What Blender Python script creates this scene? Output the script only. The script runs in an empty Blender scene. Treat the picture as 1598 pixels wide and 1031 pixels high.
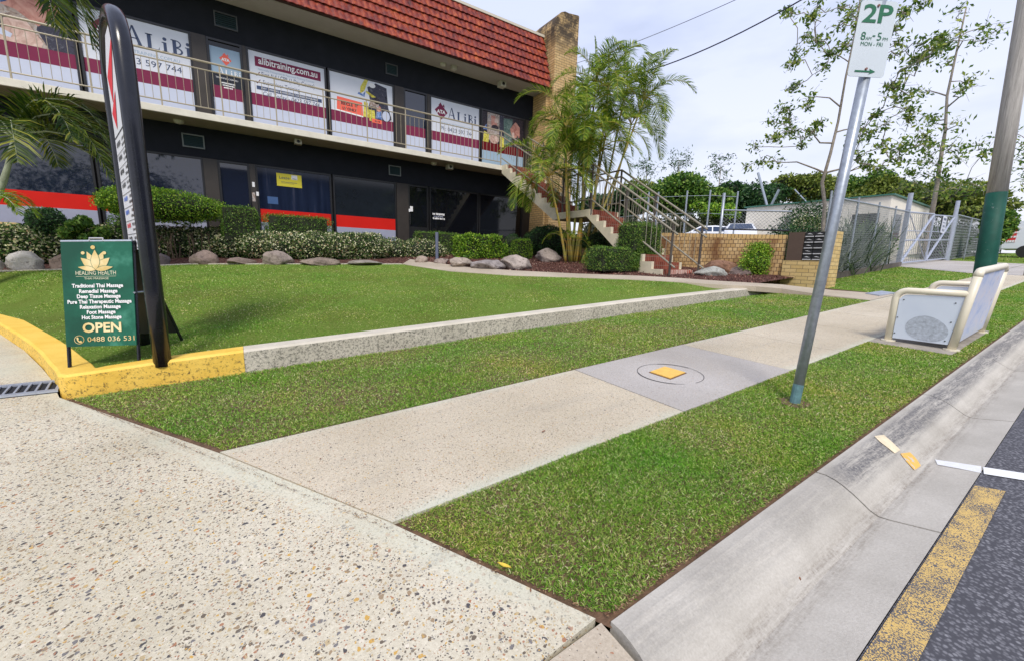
import bpy, bmesh, math, random
import numpy as np
from math import radians, sin, cos, pi, sqrt
from mathutils import Vector, Matrix
random.seed(7); RNG = np.random.default_rng(7)
sc = bpy.context.scene
COL = sc.collection

# ------------------------------------------------------------ camera
CAMH = 1.08
_P, _R, _Y, _F = radians(9.82), radians(1.51), radians(33.85), 630.0
def _m(r): return np.array(r, float)
_M = _m([[cos(_R), -sin(_R), 0], [sin(_R), cos(_R), 0], [0, 0, 1]]) @ \
     _m([[1, 0, 0], [0, cos(_P), -sin(_P)], [0, sin(_P), cos(_P)]]) @ \
     _m([[1, 0, 0], [0, 0, -1], [0, 1, 0]]) @ \
     _m([[cos(_Y), -sin(_Y), 0], [sin(_Y), cos(_Y), 0], [0, 0, 1]])
_C = np.array([0, 0, CAMH])
def ray(px, py): return _M.T @ np.array([(px - 799) / _F, (py - 515.5) / _F, 1.0])
def cut(px, py, a, b, c, d):
    r = ray(px, py); t = (d - c * CAMH) / (a * r[0] + b * r[1] + c * r[2]); return _C + t * r
def atX(px, py, X): return cut(px, py, 1, 0, 0, X)
def atY(px, py, Y): return cut(px, py, 0, 1, 0, Y)
def onP1(px, py, dz=0): return cut(px, py, -.049, -.026, 1, dz)
def onP2(px, py, dz=0): return cut(px, py, -.045, -.08, 1, dz)
def P1(x, y): return .049 * x + .026 * y
def P2(x, y): return .045 * x + .08 * y
def at_dist(px, py, d):
    r = ray(px, py); return _C + r * (d / math.hypot(r[0], r[1]))

cam = bpy.data.cameras.new("camera"); camo = bpy.data.objects.new("camera", cam); COL.objects.link(camo)
cam.sensor_width = 36; cam.lens = 36 * _F / 1598; cam.clip_start = .05; cam.clip_end = 3000
mw = Matrix.Identity(4)
for i in range(3):
    mw[i][0] = _M[0][i]; mw[i][1] = -_M[1][i]; mw[i][2] = -_M[2][i]; mw[i][3] = _C[i]
camo.matrix_world = mw
sc.camera = camo

# ------------------------------------------------------------ world, sun, exposure
SUN_EL, SUN_AZ = radians(50), radians(212)   # azimuth clockwise from +Y
W = bpy.data.worlds.new("World"); sc.world = W; W.use_nodes = True
nt = W.node_tree; N = nt.nodes; LK = nt.links
for n in list(N): N.remove(n)
wo = N.new('ShaderNodeOutputWorld'); bg = N.new('ShaderNodeBackground'); bg.inputs[1].default_value = .1
sky = N.new('ShaderNodeTexSky'); sky.sky_type = 'NISHITA'; sky.sun_disc = False
sky.sun_elevation = SUN_EL; sky.sun_rotation = SUN_AZ
tc = N.new('ShaderNodeTexCoord'); mp = N.new('ShaderNodeMapping'); mp.inputs['Scale'].default_value = (1, 1, 3.2)
ns = N.new('ShaderNodeTexNoise'); ns.inputs['Scale'].default_value = 2.3; ns.inputs['Detail'].default_value = 5; ns.inputs['Roughness'].default_value = .5
cr = N.new('ShaderNodeValToRGB'); cr.color_ramp.elements[0].position = .25; cr.color_ramp.elements[0].color = (.62,) * 3 + (1,)
cr.color_ramp.elements[1].position = .5; cr.color_ramp.elements[1].color = (1, 1, 1, 1)
sep = N.new('ShaderNodeSeparateXYZ')
gr = N.new('ShaderNodeValToRGB')
e = gr.color_ramp.elements; e[0].position = 0; e[0].color = (.80, .81, .86, 1); e[1].position = 1; e[1].color = (.56, .62, .84, 1)
q = e.new(.22); q.color = (.78, .82, .97, 1); q = e.new(.45); q.color = (.655, .72, .95, 1)
vm = N.new('ShaderNodeVectorMath'); vm.operation = 'SCALE'; vm.inputs['Scale'].default_value = 8.9
mx = N.new('ShaderNodeMix'); mx.data_type = 'RGBA'
LK.new(tc.outputs['Generated'], mp.inputs[0]); LK.new(mp.outputs[0], ns.inputs['Vector']); LK.new(ns.outputs['Fac'], cr.inputs[0])
LK.new(tc.outputs['Generated'], sep.inputs[0]); LK.new(sep.outputs['Z'], gr.inputs[0]); LK.new(gr.outputs[0], vm.inputs[0])
LK.new(cr.outputs[0], mx.inputs['Factor']); LK.new(sky.outputs[0], mx.inputs['A']); LK.new(vm.outputs[0], mx.inputs['B'])
LK.new(mx.outputs['Result'], bg.inputs[0]); LK.new(bg.outputs[0], wo.inputs[0])
sl = bpy.data.lights.new("sun", 'SUN'); sl.energy = 2.3; sl.angle = radians(17); sl.color = (1, .93, .82)
so = bpy.data.objects.new("sun", sl); COL.objects.link(so)
sd = Vector((sin(SUN_AZ) * cos(SUN_EL), cos(SUN_AZ) * cos(SUN_EL), sin(SUN_EL)))
so.rotation_euler = sd.to_track_quat('Z', 'Y').to_euler(); so.location = (0, -10, 20)
sc.view_settings.view_transform = 'Standard'; sc.view_settings.look = 'None'
sc.view_settings.exposure = .42; sc.view_settings.gamma = 1

# ------------------------------------------------------------ material helpers
def mat(name, col=(.5, .5, .5), rough=.6, metal=0, var=0, vscale=8, bump=0, bscale=40, spec=.5, col2=None, ior=None, coords='Object', detail=6):
    m = bpy.data.materials.new(name); m.use_nodes = True; t = m.node_tree
    b = t.nodes['Principled BSDF']; b.inputs['Base Color'].default_value = (*col, 1); b.inputs['Roughness'].default_value = rough
    b.inputs['Metallic'].default_value = metal; b.inputs['Specular IOR Level'].default_value = spec
    if ior: b.inputs['IOR'].default_value = ior
    if var or bump or col2:
        tc = t.nodes.new('ShaderNodeTexCoord')
    if var or col2:
        n = t.nodes.new('ShaderNodeTexNoise'); n.inputs['Scale'].default_value = vscale; n.inputs['Detail'].default_value = detail; n.inputs['Roughness'].default_value = .65
        t.links.new(tc.outputs[coords], n.inputs['Vector'])
        r = t.nodes.new('ShaderNodeValToRGB'); r.color_ramp.elements[0].position = .3; r.color_ramp.elements[1].position = .7
        c2 = col2 if col2 else tuple(min(1, c * (1 + var)) for c in col); c1 = col if col2 else tuple(c * (1 - var) for c in col)
        r.color_ramp.elements[0].color = (*c1, 1); r.color_ramp.elements[1].color = (*c2, 1)
        t.links.new(n.outputs['Fac'], r.inputs[0]); t.links.new(r.outputs[0], b.inputs['Base Color'])
    if bump:
        n2 = t.nodes.new('ShaderNodeTexNoise'); n2.inputs['Scale'].default_value = bscale; n2.inputs['Detail'].default_value = 4
        t.links.new(tc.outputs[coords], n2.inputs['Vector'])
        bp = t.nodes.new('ShaderNodeBump'); bp.inputs['Strength'].default_value = bump; bp.inputs['Distance'].default_value = .01
        t.links.new(n2.outputs['Fac'], bp.inputs['Height']); t.links.new(bp.outputs[0], b.inputs['Normal'])
    return m
class NB:
    """small node-building helper"""
    def __init__(s, m): s.t = m.node_tree; s.b = s.t.nodes['Principled BSDF']; s.tc = s.t.nodes.new('ShaderNodeTexCoord')
    def n(s, k, **kw):
        x = s.t.nodes.new(k)
        for a, v in kw.items():
            if a in x.inputs: x.inputs[a].default_value = v
            else: setattr(x, a, v)
        return x
    def l(s, a, b): s.t.links.new(a, b)
    def noise(s, sc_, det=4, rough=.5, vec=None):
        x = s.n('ShaderNodeTexNoise', Scale=sc_, Detail=det, Roughness=rough); s.l(vec or s.tc.outputs['Object'], x.inputs['Vector']); return x.outputs['Fac']
    def ramp(s, src, stops, interp='LINEAR'):
        r = s.n('ShaderNodeValToRGB'); r.color_ramp.interpolation = interp; e = r.color_ramp.elements
        while len(e) < len(stops): e.new(.5)
        for i, (p, c) in enumerate(stops): e[i].position = p; e[i].color = (*c, 1) if len(c) == 3 else c
        s.l(src, r.inputs[0]); return r.outputs[0]
    def mix(s, f, a, b, mode='MIX'):
        x = s.n('ShaderNodeMix'); x.data_type = 'RGBA'; x.blend_type = mode
        for k, v in (('Factor', f), ('A', a), ('B', b)):
            if isinstance(v, (int, float)): x.inputs[k].default_value = v
            elif isinstance(v, tuple): x.inputs[k].default_value = (*v, 1)
            else: s.l(v, x.inputs[k])
        return x.outputs['Result']
    def math(s, op, a, b=None):
        x = s.n('ShaderNodeMath'); x.operation = op
        for i, v in enumerate((a, b)):
            if v is None: continue
            if isinstance(v, (int, float)): x.inputs[i].default_value = v
            else: s.l(v, x.inputs[i])
        return x.outputs[0]
    def bump(s, h, st=.5, d=.01):
        x = s.n('ShaderNodeBump', Strength=st, Distance=d); s.l(h, x.inputs['Height']); s.l(x.outputs[0], s.b.inputs['Normal'])
    def col(s, c): s.l(c, s.b.inputs['Base Color'])
def newmat(name, rough=.7, spec=.5):
    m = mat(name, rough=rough, spec=spec); return m, NB(m)

def aggregate(name, base, base2, stone_scale, dens, dark=.5, speck=220, border=False, edge=False):
    m, k = newmat(name, .75, .3)
    sepx = k.n('ShaderNodeSeparateXYZ'); k.l(k.tc.outputs['Object'], sepx.inputs[0])
    big = k.noise(1.1, 5, .6); c = k.mix(k.ramp(big, [(.3, (0, 0, 0)), (.7, (1, 1, 1))]), base, base2)
    fine = k.noise(90, 3, .7); c = k.mix(.55, c, k.ramp(fine, [(.3, (.55, .5, .43)), (.72, (1, .98, .93))]), 'MULTIPLY')
    wn = k.n('ShaderNodeTexNoise', Scale=60, Detail=3); k.l(k.tc.outputs['Object'], wn.inputs['Vector']); wv = k.n('ShaderNodeVectorMath'); wv.operation = 'SCALE'; wv.inputs['Scale'].default_value = .016; k.l(wn.outputs['Color'], wv.inputs[0]); wa = k.n('ShaderNodeVectorMath'); wa.operation = 'ADD'; k.l(k.tc.outputs['Object'], wa.inputs[0]); k.l(wv.outputs[0], wa.inputs[1])
    em = None
    if edge:
        sd_ = k.math('ADD', k.math('MULTIPLY', sepx.outputs['X'], .866), k.math('MULTIPLY', sepx.outputs['Y'], .5)); sd_ = k.math('ADD', sd_, -(-1.13 * .866 + 4.02 * .5)); em = k.ramp(k.math('ADD', k.math('MULTIPLY', sd_, 1.0), 1.0), [(.92, (0, 0, 0)), (.975, (1, 1, 1))])
    palette = [(0, (.16, .13, .10)), (.2, (.34, .25, .16)), (.34, (.09, .085, .09)), (.48, (.50, .40, .24)), (.62, (.20, .19, .19)), (.74, (.40, .20, .12)), (.84, (.72, .66, .55)), (.93, (.58, .36, .10))]
    for sc_, th, amt in ((stone_scale, dens, 1), (stone_scale * 2.1, dens * .85, .95), (speck, dens * .8, .85)):
        v = k.n('ShaderNodeTexVoronoi', Scale=sc_, Randomness=1.0); k.l(wa.outputs[0], v.inputs['Vector'])
        sr = k.n('ShaderNodeSeparateColor'); k.l(v.outputs['Color'], sr.inputs[0])
        inside = k.math('LESS_THAN', v.outputs['Distance'], k.math('MULTIPLY', sr.outputs[1], .50))
        on = k.math('LESS_THAN', sr.outputs[0], th)
        f = k.math('MULTIPLY', k.math('MULTIPLY', inside, on), amt)
        if em is not None: f = k.math('MULTIPLY', f, k.math('SUBTRACT', 1.0, k.math('MULTIPLY', em, .5)))
        c = k.mix(f, c, k.ramp(sr.outputs[2], palette, 'CONSTANT'))
    st = k.noise(.8, 3, .5)
    dk = k.noise(3.5, 7, .75); c = k.mix(k.ramp(dk, [(.60, (0, 0, 0)), (.78, (.42, .42, .42))]), c, (.30, .26, .21))
    if em is not None: c = k.mix(k.math('MULTIPLY', em, k.ramp(k.noise(3, 4), [(.4, (.1, .1, .1)), (.62, (.38, .38, .38))])), c, (.60, .64, .53))
    if border:
        yb0 = k.ramp(k.math('MULTIPLY', k.math('ADD', sepx.outputs['Y'], -1.42), .9), [(0, (.75, .75, .75)), (.10, (0, 0, 0)), (.88, (0, 0, 0)), (.96, (.45, .45, .45))])
        c = k.mix(k.math('MULTIPLY', yb0, k.ramp(k.noise(4, 4), [(.3, (.3, .3, .3)), (.6, (1, 1, 1))])), c, (.60, .66, .56))
    c = k.mix(.55, c, k.ramp(st, [(.35, (.70, .68, .63)), (.62, (1, 1, 1))]), 'MULTIPLY')
    ms_ = k.n('ShaderNodeMapping'); ms_.inputs['Rotation'].default_value = (0, 0, .52); ms_.inputs['Scale'].default_value = (.5, 5, 1); k.l(k.tc.outputs['Object'], ms_.inputs[0])
    c = k.mix(k.ramp(k.noise(1.6, 5, .6, ms_.outputs[0]), [(.56, (0, 0, 0)), (.74, (.22, .22, .22))]), c, (.30, .28, .25))
    k.col(c); k.bump(k.noise(160, 3, .7), .5, .004)
    return m
def brickmat(name, c1, c2, mortar, axis, bw=.24, bh=.086, dirt=None, offset=0.5):
    m, k = newmat(name, .8, .25)
    s_ = k.n('ShaderNodeSeparateXYZ'); k.l(k.tc.outputs['Object'], s_.inputs[0])
    cb = k.n('ShaderNodeCombineXYZ'); 
    u = s_.outputs['X'] if axis == 'X' else s_.outputs['Y']
    if axis == 'XY':
        g = k.n('ShaderNodeNewGeometry'); sg = k.n('ShaderNodeSeparateXYZ'); k.l(g.outputs['Normal'], sg.inputs[0])
        ax = k.math('GREATER_THAN', k.math('ABSOLUTE', sg.outputs['X']), .7)
        u = k.math('ADD', k.math('MULTIPLY', s_.outputs['Y'], ax), k.math('MULTIPLY', s_.outputs['X'], k.math('SUBTRACT', 1.0, ax)))
    k.l(u, cb.inputs[0]); k.l(s_.outputs['Z'], cb.inputs[1])
    b = k.n('ShaderNodeTexBrick', Scale=1.0); b.offset = offset
    b.inputs['Brick Width'].default_value = bw; b.inputs['Row Height'].default_value = bh; b.inputs['Mortar Size'].default_value = .007
    b.inputs['Mortar Smooth'].default_value = .2; b.inputs['Bias'].default_value = 0
    b.inputs['Color1'].default_value = (*c1, 1); b.inputs['Color2'].default_value = (*c2, 1); b.inputs['Mortar'].default_value = (*mortar, 1)
    k.l(cb.outputs[0], b.inputs['Vector'])
    c = k.mix(.5, b.outputs['Color'], k.ramp(k.noise(25, 4, .7), [(.3, (.6, .55, .5)), (.7, (1, 1, 1))]), 'MULTIPLY')
    if dirt:
        mp = k.n('ShaderNodeMapping'); mp.inputs['Scale'].default_value = (1, 1, .35); k.l(k.tc.outputs['Object'], mp.inputs[0])
        c = k.mix(k.ramp(k.noise(1.8, 6, .65, mp.outputs[0]), [(.46, (0, 0, 0)), (.64, (.8, .8, .8))]), c, dirt)
    k.col(c); k.bump(b.outputs['Fac'], -.6, .008)
    return m
def foliage(name, stops, rough=.5, trans=.25, big=None):
    m, k = newmat(name, rough, .35)
    g = k.n('ShaderNodeNewGeometry')
    c = k.ramp(g.outputs['Random Per Island'], stops)
    if big and len(big) > 2: c = k.mix(k.ramp(k.noise(big[3], 5, .65), [(.46, (0, 0, 0)), (.62, (1, 1, 1))]), c, k.mix(1, c, big[2], 'MULTIPLY'))
    if big: c = k.mix(k.ramp(k.noise(big[0], 4, .6), [(.38, (0, 0, 0)), (.62, (1, 1, 1))]), c, k.mix(1, c, big[1], 'MULTIPLY'))
    k.col(c)
    tr = k.n('ShaderNodeBsdfTranslucent'); k.l(c, tr.inputs[0]); ms = k.n('ShaderNodeMixShader'); ms.inputs[0].default_value = trans
    out = k.t.nodes['Material Output']; k.l(k.b.outputs[0], ms.inputs[1]); k.l(tr.outputs[0], ms.inputs[2]); k.l(ms.outputs[0], out.inputs[0])
    return m

# ------------------------------------------------------------ mesh helpers
class MB:
    def __init__(s): s.v = []; s.f = []; s.m = []
    def add(s, vs, fs, mi=0):
        o = len(s.v); s.v += [tuple(map(float, p)) for p in vs]; s.f += [tuple(i + o for i in f) for f in fs]; s.m += [mi] * len(fs); return s
    def box(s, x0, x1, y0, y1, z0, z1, mi=0):
        return s.add([(x0, y0, z0), (x1, y0, z0), (x1, y1, z0), (x0, y1, z0), (x0, y0, z1), (x1, y0, z1), (x1, y1, z1), (x0, y1, z1)],
                     [(0, 3, 2, 1), (4, 5, 6, 7), (0, 1, 5, 4), (1, 2, 6, 5), (2, 3, 7, 6), (3, 0, 4, 7)], mi)
    def prism(s, pts, vec, mi=0):
        n = len(pts); pts = [Vector(p) for p in pts]; vec = Vector(vec)
        nrm = Vector((0, 0, 0))
        for i in range(n): nrm += pts[i].cross(pts[(i + 1) % n])
        if nrm.dot(vec) > 0: pts = pts[::-1]
        return s.add(pts + [p + vec for p in pts], [tuple(range(n)), tuple(range(2 * n - 1, n - 1, -1))] + [(i, i + n, (i + 1) % n + n, (i + 1) % n) for i in range(n)], mi)
    def poly(s, pts, mi=0): return s.add(pts, [tuple(range(len(pts)))], mi)
    def tube(s, path, r, n=8, mi=0, cap=True):
        path = [Vector(p) for p in path]; L = len(path); rs = r if isinstance(r, (list, tuple)) else [r] * L
        vs = []; up = None
        for i, p in enumerate(path):
            d = (path[min(i + 1, L - 1)] - path[max(i - 1, 0)]).normalized()
            if up is None: up = Vector((0, 0, 1)) if abs(d.z) < .9 else Vector((1, 0, 0))
            a = d.cross(up).normalized(); b = a.cross(d); up = b
            for k in range(n):
                t = 2 * pi * k / n; vs.append(p + (a * cos(t) + b * sin(t)) * rs[i])
        fs = [(i * n + k, i * n + (k + 1) % n, (i + 1) * n + (k + 1) % n, (i + 1) * n + k) for i in range(L - 1) for k in range(n)]
        if cap: fs += [tuple(range(n - 1, -1, -1)), tuple((L - 1) * n + k for k in range(n))]
        return s.add(vs, fs, mi)
    def build(s, name, mats, parent=None, smooth=False, bevel=0):
        me = bpy.data.meshes.new(name); me.from_pydata(s.v, [], s.f)
        mats = mats if isinstance(mats, (list, tuple)) else [mats]
        for m in mats: me.materials.append(m)
        if len(mats) > 1: me.polygons.foreach_set('material_index', s.m)
        if smooth: me.polygons.foreach_set('use_smooth', [True] * len(me.polygons))
        me.update(); o = bpy.data.objects.new(name, me); COL.objects.link(o)
        if parent: o.parent = parent; o.matrix_parent_inverse = Matrix.Translation(parent.location).inverted() if parent.type == 'EMPTY' else Matrix.Identity(4)
        if bevel:
            b = o.modifiers.new('bevel', 'BEVEL'); b.width = bevel; b.segments = 2; b.limit_method = 'ANGLE'
        return o
def tag(o, label=None, cat=None, group=None, kind=None):
    for a, v in (('label', label), ('category', cat), ('group', group), ('kind', kind)):
        if v: o[a] = v
    return o
def thing(name, loc, label, cat, group=None):
    o = bpy.data.objects.new(name, None); COL.objects.link(o); o.location = loc; o.empty_display_size = .2
    return tag(o, label, cat, group)
def struct(o): o['kind'] = 'structure'; return o
def npmesh(name, V, Fq, mats, parent=None, midx=None):
    """V (n,3), Fq (m,k) faces all of k corners"""
    me = bpy.data.meshes.new(name); k = Fq.shape[1]
    me.vertices.add(len(V)); me.vertices.foreach_set('co', V.astype(np.float32).ravel())
    me.loops.add(Fq.size); me.loops.foreach_set('vertex_index', Fq.astype(np.int32).ravel())
    me.polygons.add(len(Fq)); me.polygons.foreach_set('loop_start', (np.arange(len(Fq)) * k).astype(np.int32))
    mats = mats if isinstance(mats, (list, tuple)) else [mats]
    for m in mats: me.materials.append(m)
    if midx is not None: me.polygons.foreach_set('material_index', midx.astype(np.int32))
    me.update(); me.validate(); o = bpy.data.objects.new(name, me); COL.objects.link(o)
    if parent: o.parent = parent; o.matrix_parent_inverse = Matrix.Translation(parent.location).inverted()
    return o
def merge(parts):
    """list of (V,F) quads -> one"""
    Vs, Fs, o = [], [], 0
    for V, F in parts: Vs.append(V); Fs.append(F + o); o += len(V)
    return np.concatenate(Vs), np.concatenate(Fs)
def unit(a): return a / (np.linalg.norm(a, axis=-1, keepdims=True) + 1e-9)
def leafquads(P, size, aspect=.45, nrm=None, jit=.8, droop=0):
    """rhombic leaves, bent along the middle"""
    n = len(P); d = unit(RNG.normal(size=(n, 3)) + (0 if nrm is None else nrm * 1.0)); d[:, 2] -= droop; d = unit(d)
    r = RNG.normal(size=(n, 3)) * jit
    if nrm is not None: r = r + nrm * 1.2
    s = unit(np.cross(d, r)); up = np.cross(s, d)
    L = (size * RNG.uniform(.6, 1.25, n))[:, None]
    a = P - d * L * .5; b = P + s * L * aspect * .5 + up * L * .06; c = P + d * L * .5; e_ = P - s * L * aspect * .5 + up * L * .06
    V = np.stack([a, b, c, e_], 1).reshape(-1, 3); F = np.arange(4 * n).reshape(n, 4); return V, F

# ------------------------------------------------------------ lettering
def textmesh(s, size, bold=0, spacing=1.0):
    cu = bpy.data.curves.new('t', 'FONT'); cu.body = s; cu.size = size; cu.align_x = 'CENTER'; cu.align_y = 'CENTER'; cu.offset = bold; cu.space_character = spacing
    cu.resolution_u = 3
    o = bpy.data.objects.new('t', cu); COL.objects.link(o); dg = bpy.context.evaluated_depsgraph_get()
    me = bpy.data.meshes.new_from_object(o.evaluated_get(dg)); V = [v.co.copy() for v in me.vertices]; Fc = [tuple(p.vertices) for p in me.polygons]
    bpy.data.objects.remove(o); bpy.data.curves.remove(cu); bpy.data.meshes.remove(me)
    return V, Fc
class Sheet:
    """flat lettering and shapes laid out on a plane: origin, right u, up v, slightly in front"""
    def __init__(s, o, u, v, off=.004):
        s.o = Vector(o); s.u = Vector(u).normalized(); s.v = Vector(v).normalized(); s.n = s.u.cross(s.v).normalized(); s.off = off; s.mb = MB(); s.lay = 0
    def pt(s, x, y, k=0): return s.o + s.u * x + s.v * y + s.n * (s.off + k)
    def text(s, t, x, y, size, mi=0, bold=0, width=None, shear=0, spacing=1.0, k=.0):
        V, Fc = textmesh(t, size, bold, spacing)
        xs = [p.x for p in V]; ys = [p.y for p in V]; w = max(xs) - min(xs); cx = (max(xs) + min(xs)) / 2; cy = (max(ys) + min(ys)) / 2
        f = width / w if width else 1
        s.mb.add([s.pt(x + (p.x - cx) * f + shear * (p.y - cy), y + p.y - cy, k) for p in V], Fc, mi)
    def poly(s, pts, mi=0, k=0): s.mb.poly([s.pt(x, y, k) for x, y in pts], mi)
    def rect(s, x0, x1, y0, y1, mi=0, k=0): s.poly([(x0, y0), (x1, y0), (x1, y1), (x0, y1)], mi, k)
    def ell(s, cx, cy, rx, ry, mi=0, k=0, n=18, rot=0):
        s.poly([(cx + rx * cos(t) * cos(rot) - ry * sin(t) * sin(rot), cy + rx * cos(t) * sin(rot) + ry * sin(t) * cos(rot)) for t in [2 * pi * i / n for i in range(n)]], mi, k)
    def ring(s, cx, cy, r0, r1, mi=0, k=0, a0=0, a1=2 * pi, n=20, sx=1):
        for i in range(n):
            t0 = a0 + (a1 - a0) * i / n; t1 = a0 + (a1 - a0) * (i + 1) / n
            s.poly([(cx + sx * r0 * cos(t0), cy + r0 * sin(t0)), (cx + sx * r1 * cos(t0), cy + r1 * sin(t0)), (cx + sx * r1 * cos(t1), cy + r1 * sin(t1)), (cx + sx * r0 * cos(t1), cy + r0 * sin(t1))], mi, k)
    def line(s, x0, y0, x1, y1, w, mi=0, k=0):
        d = Vector((x1 - x0, y1 - y0)).normalized(); nx, ny = -d.y * w / 2, d.x * w / 2
        s.poly([(x0 + nx, y0 + ny), (x0 - nx, y0 - ny), (x1 - nx, y1 - ny), (x1 + nx, y1 + ny)], mi, k)
    def marks(s, x0, x1, y, h, mi=0, k=.001, gap=.35, seed=1):
        """a line of print too small to read"""
        rs = random.Random(seed); x = x0
        while x < x1 - h * .3:
            w = h * rs.uniform(.35, .8); s.rect(x, min(x + w, x1), y - h * rs.uniform(.38, .5), y + h * rs.uniform(.3, .5), mi, k); x += w + h * (gap if rs.random() < .8 else gap * 2.6)
    def build(s, name, mats, parent): return s.mb.build(name, mats, parent)

# ------------------------------------------------------------ ground materials
M_agg = aggregate('driveway_aggregate', (.65, .605, .475), (.75, .71, .60), 62, .80, speck=135, edge=True)
M_path = aggregate('footpath_concrete', (.64, .575, .455), (.71, .65, .54), 120, .46, speck=230, border=True)
M_grey = aggregate('footpath_grey', (.50, .48, .475), (.58, .56, .55), 160, .16, speck=260)
M_plain = aggregate('path_concrete', (.52, .46, .38), (.62, .55, .46), 120, .1, speck=200)
M_soil = mat('soil', (.13, .075, .045), .95, var=.5, vscale=30, bump=.6, bscale=60)
m, k = newmat('grass_ground', .95, .1)
c = k.ramp(k.noise(55, 5, .75), [(.3, (.09, .17, .022)), (.5, (.16, .26, .04)), (.68, (.30, .33, .10))])
c = k.mix(k.ramp(k.noise(.9, 4, .6), [(.4, (0, 0, 0)), (.65, (.5, .5, .5))]), c, (.13, .13, .03)); k.col(c); k.bump(k.noise(120, 4, .8), 1, .02); M_gground = m
m, k = newmat('mulch', .95, .2)
v = k.n('ShaderNodeTexVoronoi', Scale=38); k.l(k.tc.outputs['Object'], v.inputs['Vector'])
sr = k.n('ShaderNodeSeparateColor'); k.l(v.outputs['Color'], sr.inputs[0])
k.col(k.mix(.6, k.ramp(sr.outputs[0], [(0, (.04, .015, .012)), (.5, (.13, .055, .045)), (.85, (.22, .10, .08)), (1, (.42, .26, .2))]), k.ramp(k.noise(14, 5, .7), [(.3, (.3, .3, .3)), (.7, (1, 1, 1))]), 'MULTIPLY')); k.bump(v.outputs['Distance'], 1, .03); M_mulch = m
m, k = newmat('asphalt', .8, .35)
v = k.n('ShaderNodeTexVoronoi', Scale=85); k.l(k.tc.outputs['Object'], v.inputs['Vector']); sr = k.n('ShaderNodeSeparateColor'); k.l(v.outputs['Color'], sr.inputs[0])
c = k.ramp(sr.outputs[0], [(0, (.10, .10, .112)), (.5, (.15, .15, .168)), (.85, (.19, .19, .21)), (1, (.23, .23, .25))])
c = k.mix(k.ramp(v.outputs['Distance'], [(.3, (0, 0, 0)), (.55, (.9, .9, .9))]), c, (.055, .055, .066))
k.col(c); k.bump(v.outputs['Distance'], -.9, .008); M_asph = m
def wornpaint(name, col, under, amount, scale=60):
    m, k = newmat(name, .7, .3); v = k.n('ShaderNodeTexVoronoi', Scale=scale); k.l(k.tc.outputs['Object'], v.inputs['Vector'])
    f = k.math('ADD', k.math('MULTIPLY', v.outputs['Distance'], .6), k.math('MULTIPLY', k.noise(9, 5, .75), .8))
    c = k.mix(k.ramp(f, [(amount, (0, 0, 0)), (amount + .07, (1, 1, 1))]), k.mix(k.noise(20, 4, .6), col, tuple(x * .7 for x in col)), under)
    k.col(c); k.bump(v.outputs['Distance'], -.8, .006); return m
M_yel = wornpaint('yellow_line_paint', (.68, .47, .16), (.11, .105, .11), .69, 230)
M_wht = mat('white_line_paint', (.78, .79, .80), .6, var=.08, vscale=50, bump=.4, bscale=200)
# kerb concrete with black scuffing near the lip
m, k = newmat('kerb_concrete', .8, .3)
c = k.ramp(k.noise(2.2, 6, .6), [(.3, (.42, .395, .35)), (.7, (.60, .57, .515))])
c = k.mix(.5, c, k.ramp(k.noise(130, 4, .7), [(.3, (.6, .58, .55)), (.7, (1, 1, 1))]), 'MULTIPLY')
sx = k.n('ShaderNodeSeparateXYZ'); k.l(k.tc.outputs['Object'], sx.inputs[0])
mp = k.n('ShaderNodeMapping'); mp.inputs['Scale'].default_value = (.55, 9, 9); k.l(k.tc.outputs['Object'], mp.inputs[0])
band = k.ramp(sx.outputs['Y'], [(.50, (0, 0, 0)), (.55, (1, 1, 1)), (.62, (1, 1, 1)), (.66, (0, 0, 0))])
f = k.math('MULTIPLY', k.math('MULTIPLY', k.ramp(k.noise(3.2, 8, .8, mp.outputs[0]), [(.36, (0, 0, 0)), (.52, (.92, .92, .92))]), k.ramp(k.noise(75, 4, .8), [(.35, (.35, .35, .35)), (.58, (1, 1, 1))])), band)
f = k.math('MULTIPLY', f, k.ramp(k.math('MULTIPLY', sx.outputs['X'], .1), [(.215, (.3, .3, .3)), (.24, (1, 1, 1))])); c = k.mix(f, c, (.09, .09, .10))
band2 = k.ramp(sx.outputs['Y'], [(.36, (0, 0, 0)), (.42, (1, 1, 1)), (.44, (1, 1, 1)), (.50, (0, 0, 0))])
c = k.mix(k.math('MULTIPLY', band2, k.math('MULTIPLY', k.ramp(k.noise(60, 4, .85), [(.38, (.2, .2, .2)), (.6, (1, 1, 1))]), k.ramp(k.noise(5, 6, .75, mp.outputs[0]), [(.38, (0, 0, 0)), (.6, (.75, .75, .75))]))), c, (.17, .14, .11))
k.col(c); k.bump(k.noise(90, 4, .7), .5, .004); M_kerb = m

# ------------------------------------------------------------ ground sheets
def flat(name, pts, mats, z, thick=0):
    mb = MB()
    if thick: mb.prism([(x, y, z(x, y)) for x, y in pts], (0, 0, -thick))
    else: mb.poly([(x, y, z(x, y)) for x, y in pts])
    o = mb.build(name, mats); return struct(o)
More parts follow.
